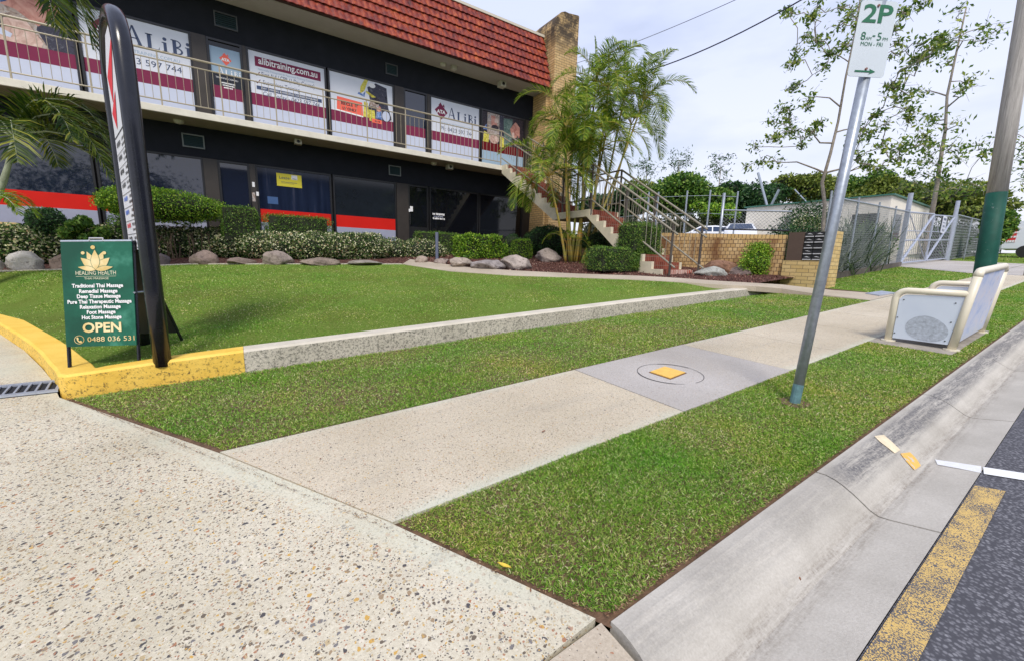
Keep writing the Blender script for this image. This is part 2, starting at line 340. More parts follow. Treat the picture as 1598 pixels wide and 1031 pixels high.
# one big sheet to the horizon
mb = MB(); n = 46
xs = [-1500, -600, -200, -80, -40, -20, -12, -8, -4, 0, 4, 8, 12, 16, 20, 26, 34, 44, 60, 90, 150, 400, 1500]
ys = [-1500, -500, -150, -60, -30, -12, -4, 0, 4, 8, 14, 20, 30, 50, 90, 200, 600, 1500]
def gbig(x, y):
    xx = max(-40, min(60, x)); yy = max(-20, min(40, y)); return P1(xx, yy) - .16 + (-.6 if x < -40 else 0)
vs = [(x, y, gbig(x, y)) for y in ys for x in xs]
fs = [(j * len(xs) + i, j * len(xs) + i + 1, (j + 1) * len(xs) + i + 1, (j + 1) * len(xs) + i) for j in range(len(ys) - 1) for i in range(len(xs) - 1)]
struct(MB().add(vs, fs).build('ground', M_gground))
A0, A1, A2, A3 = (-1.13, 4.02), (-.17, 2.475), (.41, 1.452), (.79, .70)       # driveway edge, back to front
flat('driveway', [(-14, .69), (.583, .689), A3, A2, A1, A0, (-1.33, 4.63), (-1.5, 5.08), (-1.87, 6.0), (-2.45, 7.3), (-3.02, 8.2), (-3.82, 9.05), (-5.1, 9.72), (-7.5, 10.1), (-14, 10.3)], M_agg, P1, .15)
flat('driveway', [(-14, -.02), (.80, -.02), (.80, .545), (.795, .682), (.59, .680), (-14, .680)], M_plain, lambda x, y: P1(x, y) - .002 - .12 * max(0, .68 - y) , .1)
flat('road', [(-60, -9), (120, -9), (120, .2405), (-60, .2405)], M_asph, lambda x, y: P1(x, y) - .045)
# footpath slabs
def slab(x0, x1, m, dy=0, name='footpath', x0b=None):
    a = x0 if x0b is None else x0b
    flat(name, [(a, 1.44), (x1 - .008, 1.44), (x1 - .008, 2.475), (x0, 2.475)], m, lambda x, y: P1(x, y) + dy, .12)
slab(-.16, 2.32, M_path, 0, x0b=.425); slab(2.32, 3.84, M_grey, .001)
for a, b in ((3.84, 4.9), (4.9, 6.2), (6.2, 7.5), (7.5, 8.8), (8.8, 10.1), (10.1, 11.6), (11.6, 13.2), (13.2, 16), (16, 20)): slab(a, b, M_path)
slab(20, 33, M_grey, .001); slab(33, 60, M_path)
flat('soil', [(-1.09, 3.98), (-.155, 2.46), (.42, 1.44), (.80, .69), (.815, .662), (60, .662), (60, 3.9)], M_soil, lambda x, y: P1(x, y) - .014)
# kerb and gutter sections
prof = [(.668, .0), (.63, .004), (.595, -.002), (.565, -.012), (.52, -.035), (.455, -.076), (.425, -.086), (.39, -.080), (.2425, -.043)]
def kerbsec(x0, x1):
    mb = MB(); rows = []
    for x in (x0, x1):
        rows.append([(x, y, P1(x, y) + d) for y, d in prof])
    n = len(prof); vs = rows[0] + rows[1] + [(x0, .668, P1(x0, .668) - .2), (x1, .668, P1(x1, .668) - .2), (x0, .2425, P1(x0, .24) - .2), (x1, .2425, P1(x1, .24) - .2)]
    fs = [(i, n + i, n + i + 1, i + 1) for i in range(n - 1)] + [(0, 2 * n, 2 * n + 1, n)] + [tuple([2 * n] + list(range(0, n)) + [2 * n + 2])] + [tuple([2 * n + 3] + list(range(2 * n - 1, n - 1, -1)) + [2 * n + 1])]
    mb.add(vs, fs); o = mb.build('kerb', M_kerb, smooth=False); return struct(o)
kx = [.82, 2.222, 4.02, 5.82, 7.62, 9.42, 11.22, 13.02, 16.6, 20.2, 30, 60]
for a, b in zip(kx[:-1], kx[1:]): kerbsec(a, b - .011)
# painted marks
mb = MB()
z4 = lambda x, y: P1(x, y) - .041
mb.poly([(x, y, z4(x, y)) for x, y in ((-8, .148), (2.84, .148), (2.79, .236), (-8, .236))]); tag(mb.build('yellow_line', M_yel), kind='structure')
def kerbz(y):
    if y < .2425: return -.045
    for (ya, da), (yb, db) in zip(prof[:-1], prof[1:]):
        if yb <= y <= ya: return db + (da - db) * (y - yb) / (ya - yb)
    return 0
def khit(px, py, lift=.003):
    """where the view ray through a photo point meets the kerb, gutter or road"""
    r = ray(px, py); t = .5
    while t < 60:
        p = _C + r * t
        if p[2] < P1(p[0], p[1]) + kerbz(p[1]): break
        t += .002
    return (p[0], p[1], P1(p[0], p[1]) + kerbz(p[1]) + lift)
mb = MB(); mb.poly([khit(*q) for q in ((1459, 717), (1494, 722), (1531, 727.5), (1531, 738), (1495, 731), (1463, 725))][::-1])
e0, e1, e2, e3 = [khit(*q, .0045) for q in ((1534, 729), (1598, 739), (1598, 750), (1535, 740))]
ex_ = lambda a, b: tuple(b[i] + (b[i] - a[i]) * 3 for i in range(3)); x1_, x2_ = ex_(e0, e1), ex_(e3, e2)
mb.poly([e0, e3, (x2_[0], x2_[1], P1(x2_[0], x2_[1]) - .0405), (x1_[0], x1_[1], P1(x1_[0], x1_[1]) - .0405)])
tag(mb.build('white_line', M_wht), kind='structure')
M_op = wornpaint('orange_patch_paint', (.85, .50, .12), (.5, .47, .42), .82, 40); M_cp = mat('cream_patch_paint', (.70, .60, .42), .7, var=.15, vscale=30)
mb = MB()
for pts, mi in (([(1364, 681), (1372, 689), (1386, 700), (1396, 708), (1405, 703), (1392, 690), (1379, 679)], 1), ([(1405, 708), (1413, 719), (1424, 731), (1427, 734), (1437, 727), (1429, 715), (1420, 706)], 0), ([(1393, 702), (1399, 706), (1402, 702), (1396, 698)], 0)):
    mb.poly([khit(*q, .004 + .001 * mi) for q in pts], mi)
tag(mb.build('kerb_paint_mark', [M_op, M_cp]), kind='structure')

# ------------------------------------------------------------ retaining kerb (yellow, then bare concrete)
m, k = newmat('edging_concrete', .85, .25)
c = k.ramp(k.noise(3, 5, .6), [(.3, (.50, .46, .38)), (.7, (.66, .61, .52))])
g = k.n('ShaderNodeNewGeometry'); sg = k.n('ShaderNodeSeparateXYZ'); k.l(g.outputs['Normal'], sg.inputs[0])
side = k.math('LESS_THAN', k.math('ABSOLUTE', sg.outputs['Z']), .6)
c = k.mix(k.math('MULTIPLY', side, k.ramp(k.noise(44, 8, .85), [(.49, (0, 0, 0)), (.57, (.85, .85, .85))])), c, (.10, .10, .085))
k.col(c); k.bump(k.noise(40, 5, .7), .6, .01); M_edge = m
m, k = newmat('yellow_edging_paint', .6, .4)
c = k.ramp(k.noise(4, 5, .6), [(.3, (.80, .50, .07)), (.7, (.90, .62, .13))])
g = k.n('ShaderNodeNewGeometry'); sg = k.n('ShaderNodeSeparateXYZ'); k.l(g.outputs['Normal'], sg.inputs[0])
side = k.math('LESS_THAN', k.math('ABSOLUTE', sg.outputs['Z']), .6)
c = k.mix(k.math('MULTIPLY', side, k.ramp(k.noise(34, 8, .85), [(.53, (0, 0, 0)), (.59, (.9, .9, .9))])), c, (.10, .07, .03))
k.col(c); k.bump(k.noise(30, 5, .7), .5, .01); M_ye = m
def wallrun(name, outer, inner, h, mats, taper=None):
    mb = MB(); n = len(outer); vs = []
    for i, ((xo, yo), (xi, yi)) in enumerate(zip(outer, inner)):
        hh = h[i] if isinstance(h, list) else h
        z0 = P1(xo, yo); zt = z0 + hh; b = .018
        d = Vector((xi - xo, yi - yo)).normalized() * b
        vs += [(xo, yo, z0 - .15), (xo, yo, zt - b), (xo + d.x, yo + d.y, zt), (xi - d.x, yi - d.y, zt), (xi, yi, zt - b), (xi, yi, z0 - .15)]
    fs = [(i * 6 + k_, (i + 1) * 6 + k_, (i + 1) * 6 + k_ + 1, i * 6 + k_ + 1) for i in range(n - 1) for k_ in range(5)] + [(0, 1, 2, 3, 4, 5), tuple((n - 1) * 6 + k_ for k_ in (5, 4, 3, 2, 1, 0))]
    return mb.add(vs, fs).build(name, mats)
yo = [(-.03, 3.965), (-.5, 3.985), (-.95, 4.02), (-1.10, 4.06), (-1.15, 4.13), (-1.225, 4.36), (-1.34, 4.66), (-1.5, 5.1), (-1.72, 5.65), (-2.0, 6.3), (-2.45, 7.3), (-3.0, 8.2), (-3.8, 9.05), (-5.1, 9.72), (-7.5, 10.1)]
yi = [(-.03, 4.165), (-.5, 4.185), (-.9, 4.20), (-.95, 4.23), (-.97, 4.26), (-1.03, 4.45), (-1.15, 4.75), (-1.32, 5.2), (-1.53, 5.72), (-1.81, 6.37), (-2.25, 7.4), (-2.78, 8.36), (-3.65, 9.25), (-5.0, 9.92), (-7.5, 10.3)]
er = thing('edging_wall', (2, 4, .15), 'low concrete edging wall round the lawn, painted yellow at the driveway corner', 'edging')
wallrun('painted_section', yo, yi, [.185, .175, .155, .145, .14] + [.135] * 10, M_ye).parent = er
bpy.data.objects['painted_section'].matrix_parent_inverse = Matrix.Translation(er.location).inverted()
eo = [(-.028, 3.965), (1, 3.98), (2, 3.99), (3.5, 4.0), (5, 4.012), (7, 4.03), (8.6, 4.045), (9.1, 4.06), (9.2, 4.1)]
ei = [(x, y + .2) for x, y in eo]; ei[-1] = (9.15, 4.2); ei[-2] = (9.05, 4.25)
o = wallrun('bare_section', eo, ei, [.186, .186, .187, .187, .186, .17, .14, .12, .10], M_edge); o.parent = er; o.matrix_parent_inverse = Matrix.Translation(er.location).inverted()

# ------------------------------------------------------------ lawn, garden bed, paths
S2 = [onP2(*q)[:2] for q in ((10, 424), (120, 421), (300, 413), (450, 413), (560, 413), (628, 413))]
pathN = [onP2(*q)[:2] for q in ((628, 413), (700, 424), (800, 431), (900, 434), (1000, 438), (1060, 441), (1100, 444), (1180, 448))]
pathF = [onP2(*q)[:2] for q in ((640, 405.5), (730, 418), (800, 423), (900, 428), (1000, 431.5), (1060, 435), (1130, 440), (1200, 444))]
mid = lambda x, y: P2(x, y) - .002
_E = [(*p, .125, (1.2 if p[1] > 8.3 else 2.4)) for p in yi[:2:-1]] + [(-.97, 4.22, .135, 1.2), (-.4, 4.175, .172, .9), (0, 4.165, .18, .8), (9, 4.26, .12, .8)]
_EA = np.array(_E)
def lawnz(x, y):
    """lawn height: meets the top of the edging wall, then rises to the bed"""
    x = np.asarray(x, float); y = np.asarray(y, float); best = np.full(x.shape, 1e9); off = np.zeros(x.shape)
    num = np.zeros(x.shape); den = np.zeros(x.shape) + 1e-9
    for a, b in zip(_EA[:-1], _EA[1:]):
        dx, dy = b[0] - a[0], b[1] - a[1]; t = np.clip(((x - a[0]) * dx + (y - a[1]) * dy) / (dx * dx + dy * dy), 0, 1)
        ex, ey = a[0] + dx * t, a[1] + dy * t; d = np.hypot(x - ex, y - ey); h = a[2] + (b[2] - a[2]) * t; D = a[3] + (b[3] - a[3]) * t
        drop = P2(ex, ey) - (P1(ex, ey) + h - .012); u = np.clip(d / D, 0, 1); w = (1 - u * u * (3 - 2 * u))
        wt = 1 / (d + .02) ** 3; num += drop * w * wt; den += wt
    return P2(x, y) - num / den
LAWN = [(-.99, 4.17), (9.0, 4.17)] + [tuple(p) for p in pathN[::-1]] + [tuple(p) for p in S2[::-1]] + [(-7.5, 11.4)] + [(x - .03, y) for x, y in yi[:5:-1]]
def inpoly(P, poly):
    x, y = P[:, 0], P[:, 1]; ins = np.zeros(len(P), bool); n = len(poly); j = n - 1
    for i in range(n):
        xi, yi_ = poly[i]; xj, yj = poly[j]
        c_ = ((yi_ > y) != (yj > y)) & (x < (xj - xi) * (y - yi_) / (yj - yi_ + 1e-12) + xi); ins ^= c_; j = i
    return ins
def gridsheet(name, poly, zf, m, st=.1, keep_in=True):
    poly = [tuple(map(float, p)) for p in poly]; X0, X1 = min(p[0] for p in poly), max(p[0] for p in poly); Y0, Y1 = min(p[1] for p in poly), max(p[1] for p in poly)
    bm = bmesh.new(); f = bm.faces.new([bm.verts.new((x, y, 0)) for x, y in poly])
    for ax, a0, a1 in ((0, X0, X1), (1, Y0, Y1)):
        t = a0 + st
        while t < a1:
            co = [0, 0, 0]; co[ax] = t; no = [0, 0, 0]; no[ax] = 1
            bmesh.ops.bisect_plane(bm, geom=list(bm.verts) + list(bm.edges) + list(bm.faces), plane_co=co, plane_no=no); t += st
    for v_ in bm.verts: v_.co.z = float(zf(v_.co.x, v_.co.y))
    bmesh.ops.recalc_face_normals(bm, faces=list(bm.faces))
    me = bpy.data.meshes.new(name); bm.to_mesh(me); bm.free(); me.materials.append(m)
    if len(me.polygons) and me.polygons[0].normal.z < 0: me.flip_normals()
    o = bpy.data.objects.new(name, me); COL.objects.link(o); return struct(o)
gridsheet('lawn_ground', LAWN, lawnz, M_gground, .3)
flat('garden_bed', [(-13, 11.7), (-7.5, 11.2)] + [tuple(p) for p in S2] + [tuple(p) for p in pathN] + [(9.3, 4.3), (12.0, 4.5), (12, 16), (-13, 16)], M_mulch, lambda x, y: P2(x, y) - .012)
# curved garden path
mb = MB(); Np = [(x, y, P2(x, y) + .012) for x, y in pathN]; Fp = [(x, y, P2(x, y) + .012) for x, y in pathF]
endz = lambda p: (p[0], p[1], P1(p[0], p[1]) + .012)
def blendz(x, y, t): return (x, y, P2(x, y) * (1 - t) + P1(x, y) * t + .012)
Np += [blendz(9.32, 3.9, .55), blendz(9.45, 3.2, .9), (9.5, 2.48, P1(9.5, 2.48) + .004)]
Fp += [blendz(10.1, 4.2, .55), blendz(10.5, 3.4, .9), (10.9, 2.48, P1(10.9, 2.48) + .004)]
n = len(Np); mb.add(Np + Fp + [(x, y, z - .1) for x, y, z in Np] + [(x, y, z - .1) for x, y, z in Fp],
   [(i, i + 1, n + i + 1, n + i) for i in range(n - 1)] + [(i, 2 * n + i, 2 * n + i + 1, i + 1) for i in range(n - 1)] + [(n + i, n + i + 1, 3 * n + i + 1, 3 * n + i) for i in range(n - 1)])
struct(mb.build('path', M_plain))
# thin concrete strip in front of the boulders
mb = MB(); a = [(x, y, P2(x, y) + .02) for x, y in [(-7.5, 11.0)] + [tuple(p) for p in S2]]; b = [(x, y + .22, P2(x, y) + .02) for x, y, z in a]; n = len(a)
mb.add(a + b + [(x, y, z - .1) for x, y, z in a], [(i, i + 1, n + i + 1, n + i) for i in range(n - 1)] + [(i, 2 * n + i, 2 * n + i + 1, i + 1) for i in range(n - 1)])
struct(mb.build('garden_edging_strip', M_edge))
# verge right of the path, up to the fence, and the gate driveway
flat('verge_ground', [(10.95, 2.49), (60, 2.49), (60, 5.2), (23, 5.25), (12.9, 4.45), (11.2, 4.0)], M_gground, lambda x, y: P1(x, y) - .008)
flat('driveway', [(19.6, 2.49), (29.5, 2.49), (31.2, 5.5), (34, 14), (22, 14), (22.6, 5.3)], M_grey, lambda x, y: P1(x, y) + .004)
flat('driveway', [(20.5, .66), (29, .66), (29, 1.43), (20.5, 1.43)], M_grey, lambda x, y: P1(x, y) + .004)
flat('car_park', [(11.5, 7.5), (60, 5.9), (60, 40), (7, 40), (10.2, 16), (10.4, 9.5)], mat('car_park_asphalt', (.2, .2, .2), .9, var=.2), lambda x, y: max(P1(x, y), 0) + .25)

# ------------------------------------------------------------ grass blades
M_grass = foliage('grass_blade', [(0, (.10, .22, .022)), (.25, (.18, .34, .036)), (.5, (.28, .45, .06)), (.72, (.39, .50, .10)), (.83, (.56, .55, .20)), (.92, (.70, .63, .32)), (1, (.80, .74, .48))], .6, .3, big=(1.3, (.55, .92, .50), (1.38, 1.06, 1.1), 2.6))
def inpoly(P, poly):
    x, y = P[:, 0], P[:, 1]; ins = np.zeros(len(P), bool); n = len(poly); j = n - 1
    for i in range(n):
        xi, yi_ = poly[i]; xj, yj = poly[j]
        c_ = ((yi_ > y) != (yj > y)) & (x < (xj - xi) * (y - yi_) / (yj - yi_ + 1e-12) + xi); ins ^= c_; j = i
    return ins
def grass(name, poly, zf, dens0, hscale, label, excl=()):
    poly = [tuple(map(float, p)) for p in poly]; xs = [p[0] for p in poly]; ys_ = [p[1] for p in poly]
    area = (max(xs) - min(xs)) * (max(ys_) - min(ys_)); out = []
    tot = int(area * dens0); P = np.stack([RNG.uniform(min(xs), max(xs), tot), RNG.uniform(min(ys_), max(ys_), tot)], 1)
    d = np.hypot(P[:, 0], P[:, 1]); keep = RNG.uniform(size=tot) < np.clip((2.2 / np.maximum(d, .1)) ** 1.15, .0, 1)
    # patchy growth
    cl = np.sin(P[:, 0] * 7.1 + 2 * np.sin(P[:, 1] * 5.3)) * np.sin(P[:, 1] * 8.7 + 1.7 * np.sin(P[:, 0] * 4.1))
    keep &= RNG.uniform(size=tot) < .80 + .22 * cl
    P = P[keep]; P = P[inpoly(P, poly)]
    for ex in excl: P = P[~inpoly(P, ex)]
    fwd = P[:, 0] * .557 + P[:, 1] * .83
    n = len(P); d = np.hypot(P[:, 0], P[:, 1]); w = np.maximum(.0012, .00062 * d) * RNG.uniform(.7, 1.5, n); h = hscale * RNG.uniform(.2, 1.0, n) ** 1.3 * (1 + .25 * cl_f(P))
    th = RNG.uniform(0, 2 * pi, n); lean = RNG.uniform(.3, 1.15, n) * hscale; ph = RNG.uniform(0, 2 * pi, n)
    z = zf(P[:, 0], P[:, 1]) - .004
    B = np.stack([P[:, 0], P[:, 1], z], 1); s = np.stack([np.cos(th) * w, np.sin(th) * w, 0 * w], 1)
    T = B + np.stack([np.cos(ph) * lean, np.sin(ph) * lean, h], 1); Mi = B + np.stack([np.cos(ph) * lean * .35, np.sin(ph) * lean * .35, h * .65], 1)
    V = np.stack([B - s, B + s, Mi + s * .8, T], 1).reshape(-1, 3); Fq = np.arange(4 * n).reshape(n, 4)
    o = npmesh(name, V, Fq, M_grass); tag(o, label, 'grass', kind='stuff'); return n
def cl_f(P): return np.sin(P[:, 0] * 3.1 + np.sin(P[:, 1] * 2.3)) * np.sin(P[:, 1] * 3.7)
pad = [(5.62, .80), (7.5, .80), (7.5, 1.44), (5.62, 1.44)]
g1 = [(.440, 1.434), (.798, .728), (.85, .684), (20.5, .684), (20.5, 1.432)]
g2 = [(-1.06, 3.955), (-.14, 2.485), (9.48, 2.485), (9.42, 3.2), (9.25, 3.9), (9.1, 4.05), (0, 3.95)]
g3 = LAWN
g4 = [(10.95, 2.5), (19.5, 2.5), (22.5, 5.15), (12.9, 4.4), (11.3, 4.0)]
nb = grass('grass', g1, P1, 75000, .0155, 'short green and straw grass of the strip between footpath and kerb', [pad])
nb += grass('grass', g2, P1, 42000, .016, 'short grass strip between the footpath and the edging wall')
nb += grass('grass', g3, lawnz, 17000, .018, 'mown green lawn between the edging wall and the garden bed')
nb += grass('grass', g4, P1, 9000, .022, 'yellowing grass in front of the chain link fence')
nb += grass('grass', [(31.5, 2.5), (58, 2.5), (58, 5.2), (32, 5.2)], P1, 900, .05, 'grass beyond the gate driveway')
def litter(name, label, segs, n, m_, size, spread):
    P = []
    for (x0, y0), (x1, y1), sgn in segs:
        L = math.hypot(x1 - x0, y1 - y0); nx, ny = -(y1 - y0) / L, (x1 - x0) / L
        k_ = int(n * min(1, L / 8)); t = RNG.uniform(size=k_) ** 1.4; d = np.abs(RNG.exponential(spread, k_)) * sgn; P.append(np.stack([x0 + (x1 - x0) * t + nx * d, y0 + (y1 - y0) * t + ny * d], 1))
    P = np.concatenate(P); z = P1(P[:, 0], P[:, 1]) + .006; V, F = leafquads(np.stack([P[:, 0], P[:, 1], z], 1), size, .22, np.tile([0, 0, 2.], (len(P), 1))); V[:, 2] = np.repeat(z, 4) + np.abs(RNG.normal(size=len(V))) * .0015
    tag(npmesh(name, V, F, m_), label, 'litter', kind='stuff')
F_clip = foliage('dry_clipping', [(0, (.10, .07, .04)), (.4, (.26, .2, .11)), (.8, (.42, .36, .2)), (1, (.16, .2, .06))], .8, .1)
litter('grass_clippings', 'dry grass clippings and leaf bits scattered along the edges of the concrete', [((.45, 1.455), (9, 1.455), 1), ((-.1, 2.46), (9, 2.46), -1), ((-1.05, 3.9), (.78, .72), -1)], 520, F_clip, .012, .045)
litter('grass_clippings', 'brown thatch and leaf crumbs lying in the gaps between grass and concrete', [((.82, .678), (10, .678), 1), ((-1.08, 3.94), (.79, .72), 1)], 2600, foliage('thatch', [(0, (.06, .03, .02)), (.5, (.20, .10, .06)), (1, (.42, .3, .16))], .9, .1), .016, .010)

# ============================================================ BUILDING
YW, YS, ZF, ZG, ZC = 13.82, 13.0, 4.42, 1.35, 7.37
M_brk = brickmat('cream_brick', (.56, .38, .17), (.68, .48, .24), (.16, .11, .07), 'XY')
M_brkdirty = brickmat('stained_cream_brick', (.56, .36, .15), (.70, .50, .26), (.10, .07, .05), 'Y', bw=.105, bh=.098, dirt=(.13, .045, .02))
M_clad, k = newmat('charcoal_cladding', .75, .12)
s_ = k.n('ShaderNodeSeparateXYZ'); k.l(k.tc.outputs['Object'], s_.inputs[0])
w = k.math('FRACT', k.math('MULTIPLY', s_.outputs['Z'], 8.5)); k.bump(k.math('LESS_THAN', w, .12), -.8, .012)
k.col(k.mix(k.noise(4, 5, .6), (.010, .012, .017), (.022, .024, .032)))
M_soffit = mat('soffit_paint', (.36, .33, .29), .8, var=.08, vscale=2)
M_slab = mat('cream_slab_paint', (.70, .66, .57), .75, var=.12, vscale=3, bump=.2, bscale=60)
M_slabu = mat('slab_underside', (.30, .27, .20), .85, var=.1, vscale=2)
M_brown = mat('dark_brown_frame', (.035, .028, .024), .5, var=.15, vscale=6)
M_black = mat('black_frame', (.012, .012, .014), .35)
M_tan = mat('cream_rail_paint', (.36, .31, .22), .35, var=.1, vscale=10)
M_glass = mat('dark_tinted_glass', (.008, .012, .03), .03, ior=1.8, spec=.5)
M_glass2 = mat('black_glass', (.005, .006, .009), .04, ior=1.5)
M_navy, k = newmat('navy_curtained_glass', .06); k.b.inputs['IOR'].default_value = 1.4
mp = k.n('ShaderNodeMapping'); mp.inputs['Scale'].default_value = (3.5, 1, .25); k.l(k.tc.outputs['Object'], mp.inputs[0])
k.col(k.ramp(k.noise(1.5, 5, .6, mp.outputs[0]), [(.3, (.006, .010, .026)), (.6, (.014, .022, .05)), (.72, (.05, .055, .09))]))
M_smoke = mat('smoke_glass_with_blind', (.012, .016, .022), .08, var=.25, vscale=3, ior=1.5)
M_pale = mat('pale_blue_vinyl', (.52, .57, .72), .45, var=.03, vscale=3)
M_vwhite = mat('white_vinyl', (.66, .69, .78), .45, var=.03, vscale=3)
M_maroon = mat('maroon_vinyl', (.20, .028, .075), .45, spec=.15, var=.06, vscale=2)
M_dmar = mat('dark_maroon_vinyl', (.13, .008, .012), .45, spec=.15)
M_red = mat('red_vinyl', (.62, .018, .012), .4, spec=.15, var=.05, vscale=3)
M_lav = mat('lavender_grey_panel', (.33, .35, .46), .5, var=.05, vscale=3)
M_navyt = mat('navy_lettering', (.035, .06, .14), .5)
M_whitet = mat('white_lettering', (.82, .82, .84), .5)
M_skin = mat('printed_skin', (.55, .26, .21), .5, var=.12, vscale=5); M_skin2 = mat('printed_light_skin', (.62, .42, .36), .5, var=.15, vscale=6)
M_coat = mat('printed_dark_coat', (.05, .05, .075), .5, var=.4, vscale=6); M_hair = mat('printed_dark_hair', (.02, .016, .02), .5, var=.3, vscale=14)
M_ptan = mat('printed_tan', (.46, .38, .30), .5, var=.25, vscale=7); M_pgrn = mat('printed_green_grey', (.10, .17, .15), .5, var=.3, vscale=5)
M_pyel = mat('printed_yellow', (.62, .55, .06), .5, var=.2, vscale=8); M_pblu = mat('printed_blue', (.12, .22, .50), .5, var=.3, vscale=6)
def photoprint(name, cols, sc_=9):
    m, k = newmat(name, .4, .3); v = k.n('ShaderNodeTexNoise', Scale=sc_, Detail=5, Roughness=.6, Distortion=1.6); k.l(k.tc.outputs['Object'], v.inputs['Vector'])
    n_ = len(cols); c = k.ramp(v.outputs['Fac'], [(.30 + .4 * i / (n_ - 1), c_) for i, c_ in enumerate(cols)]); k.col(c); return m
M_skin = photoprint('printed_skin', [(.30, .10, .08), (.55, .26, .21), (.66, .38, .31)], 4); M_skin2 = photoprint('printed_light_skin', [(.35, .2, .16), (.60, .42, .36), (.72, .58, .52)], 5)
M_coat = photoprint('printed_dark_coat', [(.012, .012, .02), (.05, .05, .08), (.03, .03, .05), (.16, .16, .2)], 6); M_hair = photoprint('printed_dark_hair', [(.008, .006, .01), (.03, .022, .03), (.07, .05, .06)], 9)
M_ptan = photoprint('printed_tan', [(.10, .08, .10), (.34, .25, .20), (.5, .45, .42), (.14, .16, .24)], 8); M_pgrn = photoprint('printed_green_grey', [(.03, .06, .05), (.10, .17, .15), (.24, .32, .30)], 5)
M_pyel = photoprint('printed_yellow', [(.20, .16, .02), (.62, .55, .06), (.75, .70, .22)], 9); M_pblu = photoprint('printed_blue', [(.02, .03, .12), (.12, .22, .50), (.4, .5, .7)], 9)
M_grn = mat('green_lettering', (.01, .13, .06), .5); M_orange = mat('fluorescent_red_card', (.85, .13, .08), .5)
M_yelcard = mat('yellow_card', (.72, .62, .04), .5); M_vent = mat('vent_frame', (.30, .32, .32), .5); M_ventin = mat('vent_louvre', (.02, .045, .05), .5)
M_fix = mat('light_fitting_plastic', (.50, .48, .40), .4)

bld = thing('office_building', (3, YW, ZG), 'two-storey office block with red tiled mansard roof and dark shopfronts behind the lawn', 'building')
def part(mb, name, mats, parent=None, **kw): return mb.build(name, mats, bld if parent is None else parent, **kw)
XL, XR = -13.0, 9.98
part(MB().box(XL, XR, YW + .12, YW + 9, -.3, 9.0), 'wall_core', M_brown)
part(MB().box(XL, XR, YW, YW + .118, 3.52, ZF - .17), 'cladding', M_clad)
part(MB().box(XL, XR, YW, YW + .118, 6.47, ZC), 'cladding', M_clad)
part(MB().box(XL, XR + .05, 12.95, YW + .3, ZC + .001, ZC + .06), 'soffit', M_soffit)
mb = MB(); mb.box(XL, 8.08, YS, YW + .11, ZF - .155, ZF); mb.box(8.08, XR - .01, YS, YW + .11, ZF - .155, ZF); part(mb, 'walkway_slab', M_slab, bevel=.008)
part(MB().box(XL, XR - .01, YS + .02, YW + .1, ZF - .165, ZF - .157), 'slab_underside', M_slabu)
# mansard tiles: seven lapped courses
m, k = newmat('terracotta_tile', .6, .35)
mp = k.n('ShaderNodeMapping'); mp.inputs['Scale'].default_value = (1, 1, .42); mp.inputs['Rotation'].default_value = (0, .35, 0); k.l(k.tc.outputs['Object'], mp.inputs[0])
c = k.ramp(k.noise(6.5, 4, .6, mp.outputs[0]), [(.30, (.09, .016, .018)), (.44, (.20, .030, .022)), (.57, (.33, .055, .024)), (.72, (.52, .13, .035))])
c = k.mix(.7, c, k.ramp(k.noise(34, 5, .8), [(.35, (.45, .36, .36)), (.6, (1, 1, 1))]), 'MULTIPLY')
k.col(c); k.bump(k.noise(50, 4, .7), .5, .008); M_tile = m
NR = 7; yb, zb, yt, zt = 12.82, 7.36, 13.42, 9.28; mb = MB()
slope = Vector((0, yt - yb, zt - zb)); sdir = slope.normalized(); nrm = Vector((0, -sdir.z, sdir.y)); tw = .175
prf = [(0, 0), (.16, .009), (.36, .013), (.56, .008), (.74, 0), (.90, -.003)]
for r in range(NR):
    base = Vector((0, yb, zb)) + slope * (r / NR); ln = slope.length / NR * 1.05; off_ = (r % 2) * tw / 2; cols = []
    x = XL + off_
    while x < 10.08:
        jt = random.uniform(-.004, .004)
        for f_, h_ in prf:
            if x + f_ * tw < 10.10: cols.append((x + f_ * tw, h_ + jt))
        x += tw
    vs = []
    for x, h_ in cols:
        p = Vector((x, base.y, base.z)) + nrm * (.058 + h_); t = Vector((-.05, 0, 0)) + sdir * ln - nrm * .048; q = p - nrm * .034 + sdir * .004
        vs += [p + t, p, q]
    fs = []
    for c_ in range(len(cols) - 1):
        a = c_ * 3; fs += [(a, a + 1, a + 4, a + 3), (a + 1, a + 2, a + 5, a + 4)]
    mb.add(vs, fs)
roof = part(MB().prism([(XL, yb + .01, zb + .02), (XL, yt, zt), (XL, yt + 3, zt + .05), (XL, yt + 3, zb + .02)], (10.08 - XL, 0, 0)), 'roof', mat('roof_backing', (.05, .02, .015), .9))
mb.build('roof_tiles', M_tile, roof)
MB().box(XL, 10.20, yt - .05, yt + .12, zt + .02, zt + .10).build('capping', mat('cream_capping', (.60, .55, .46), .6), roof)

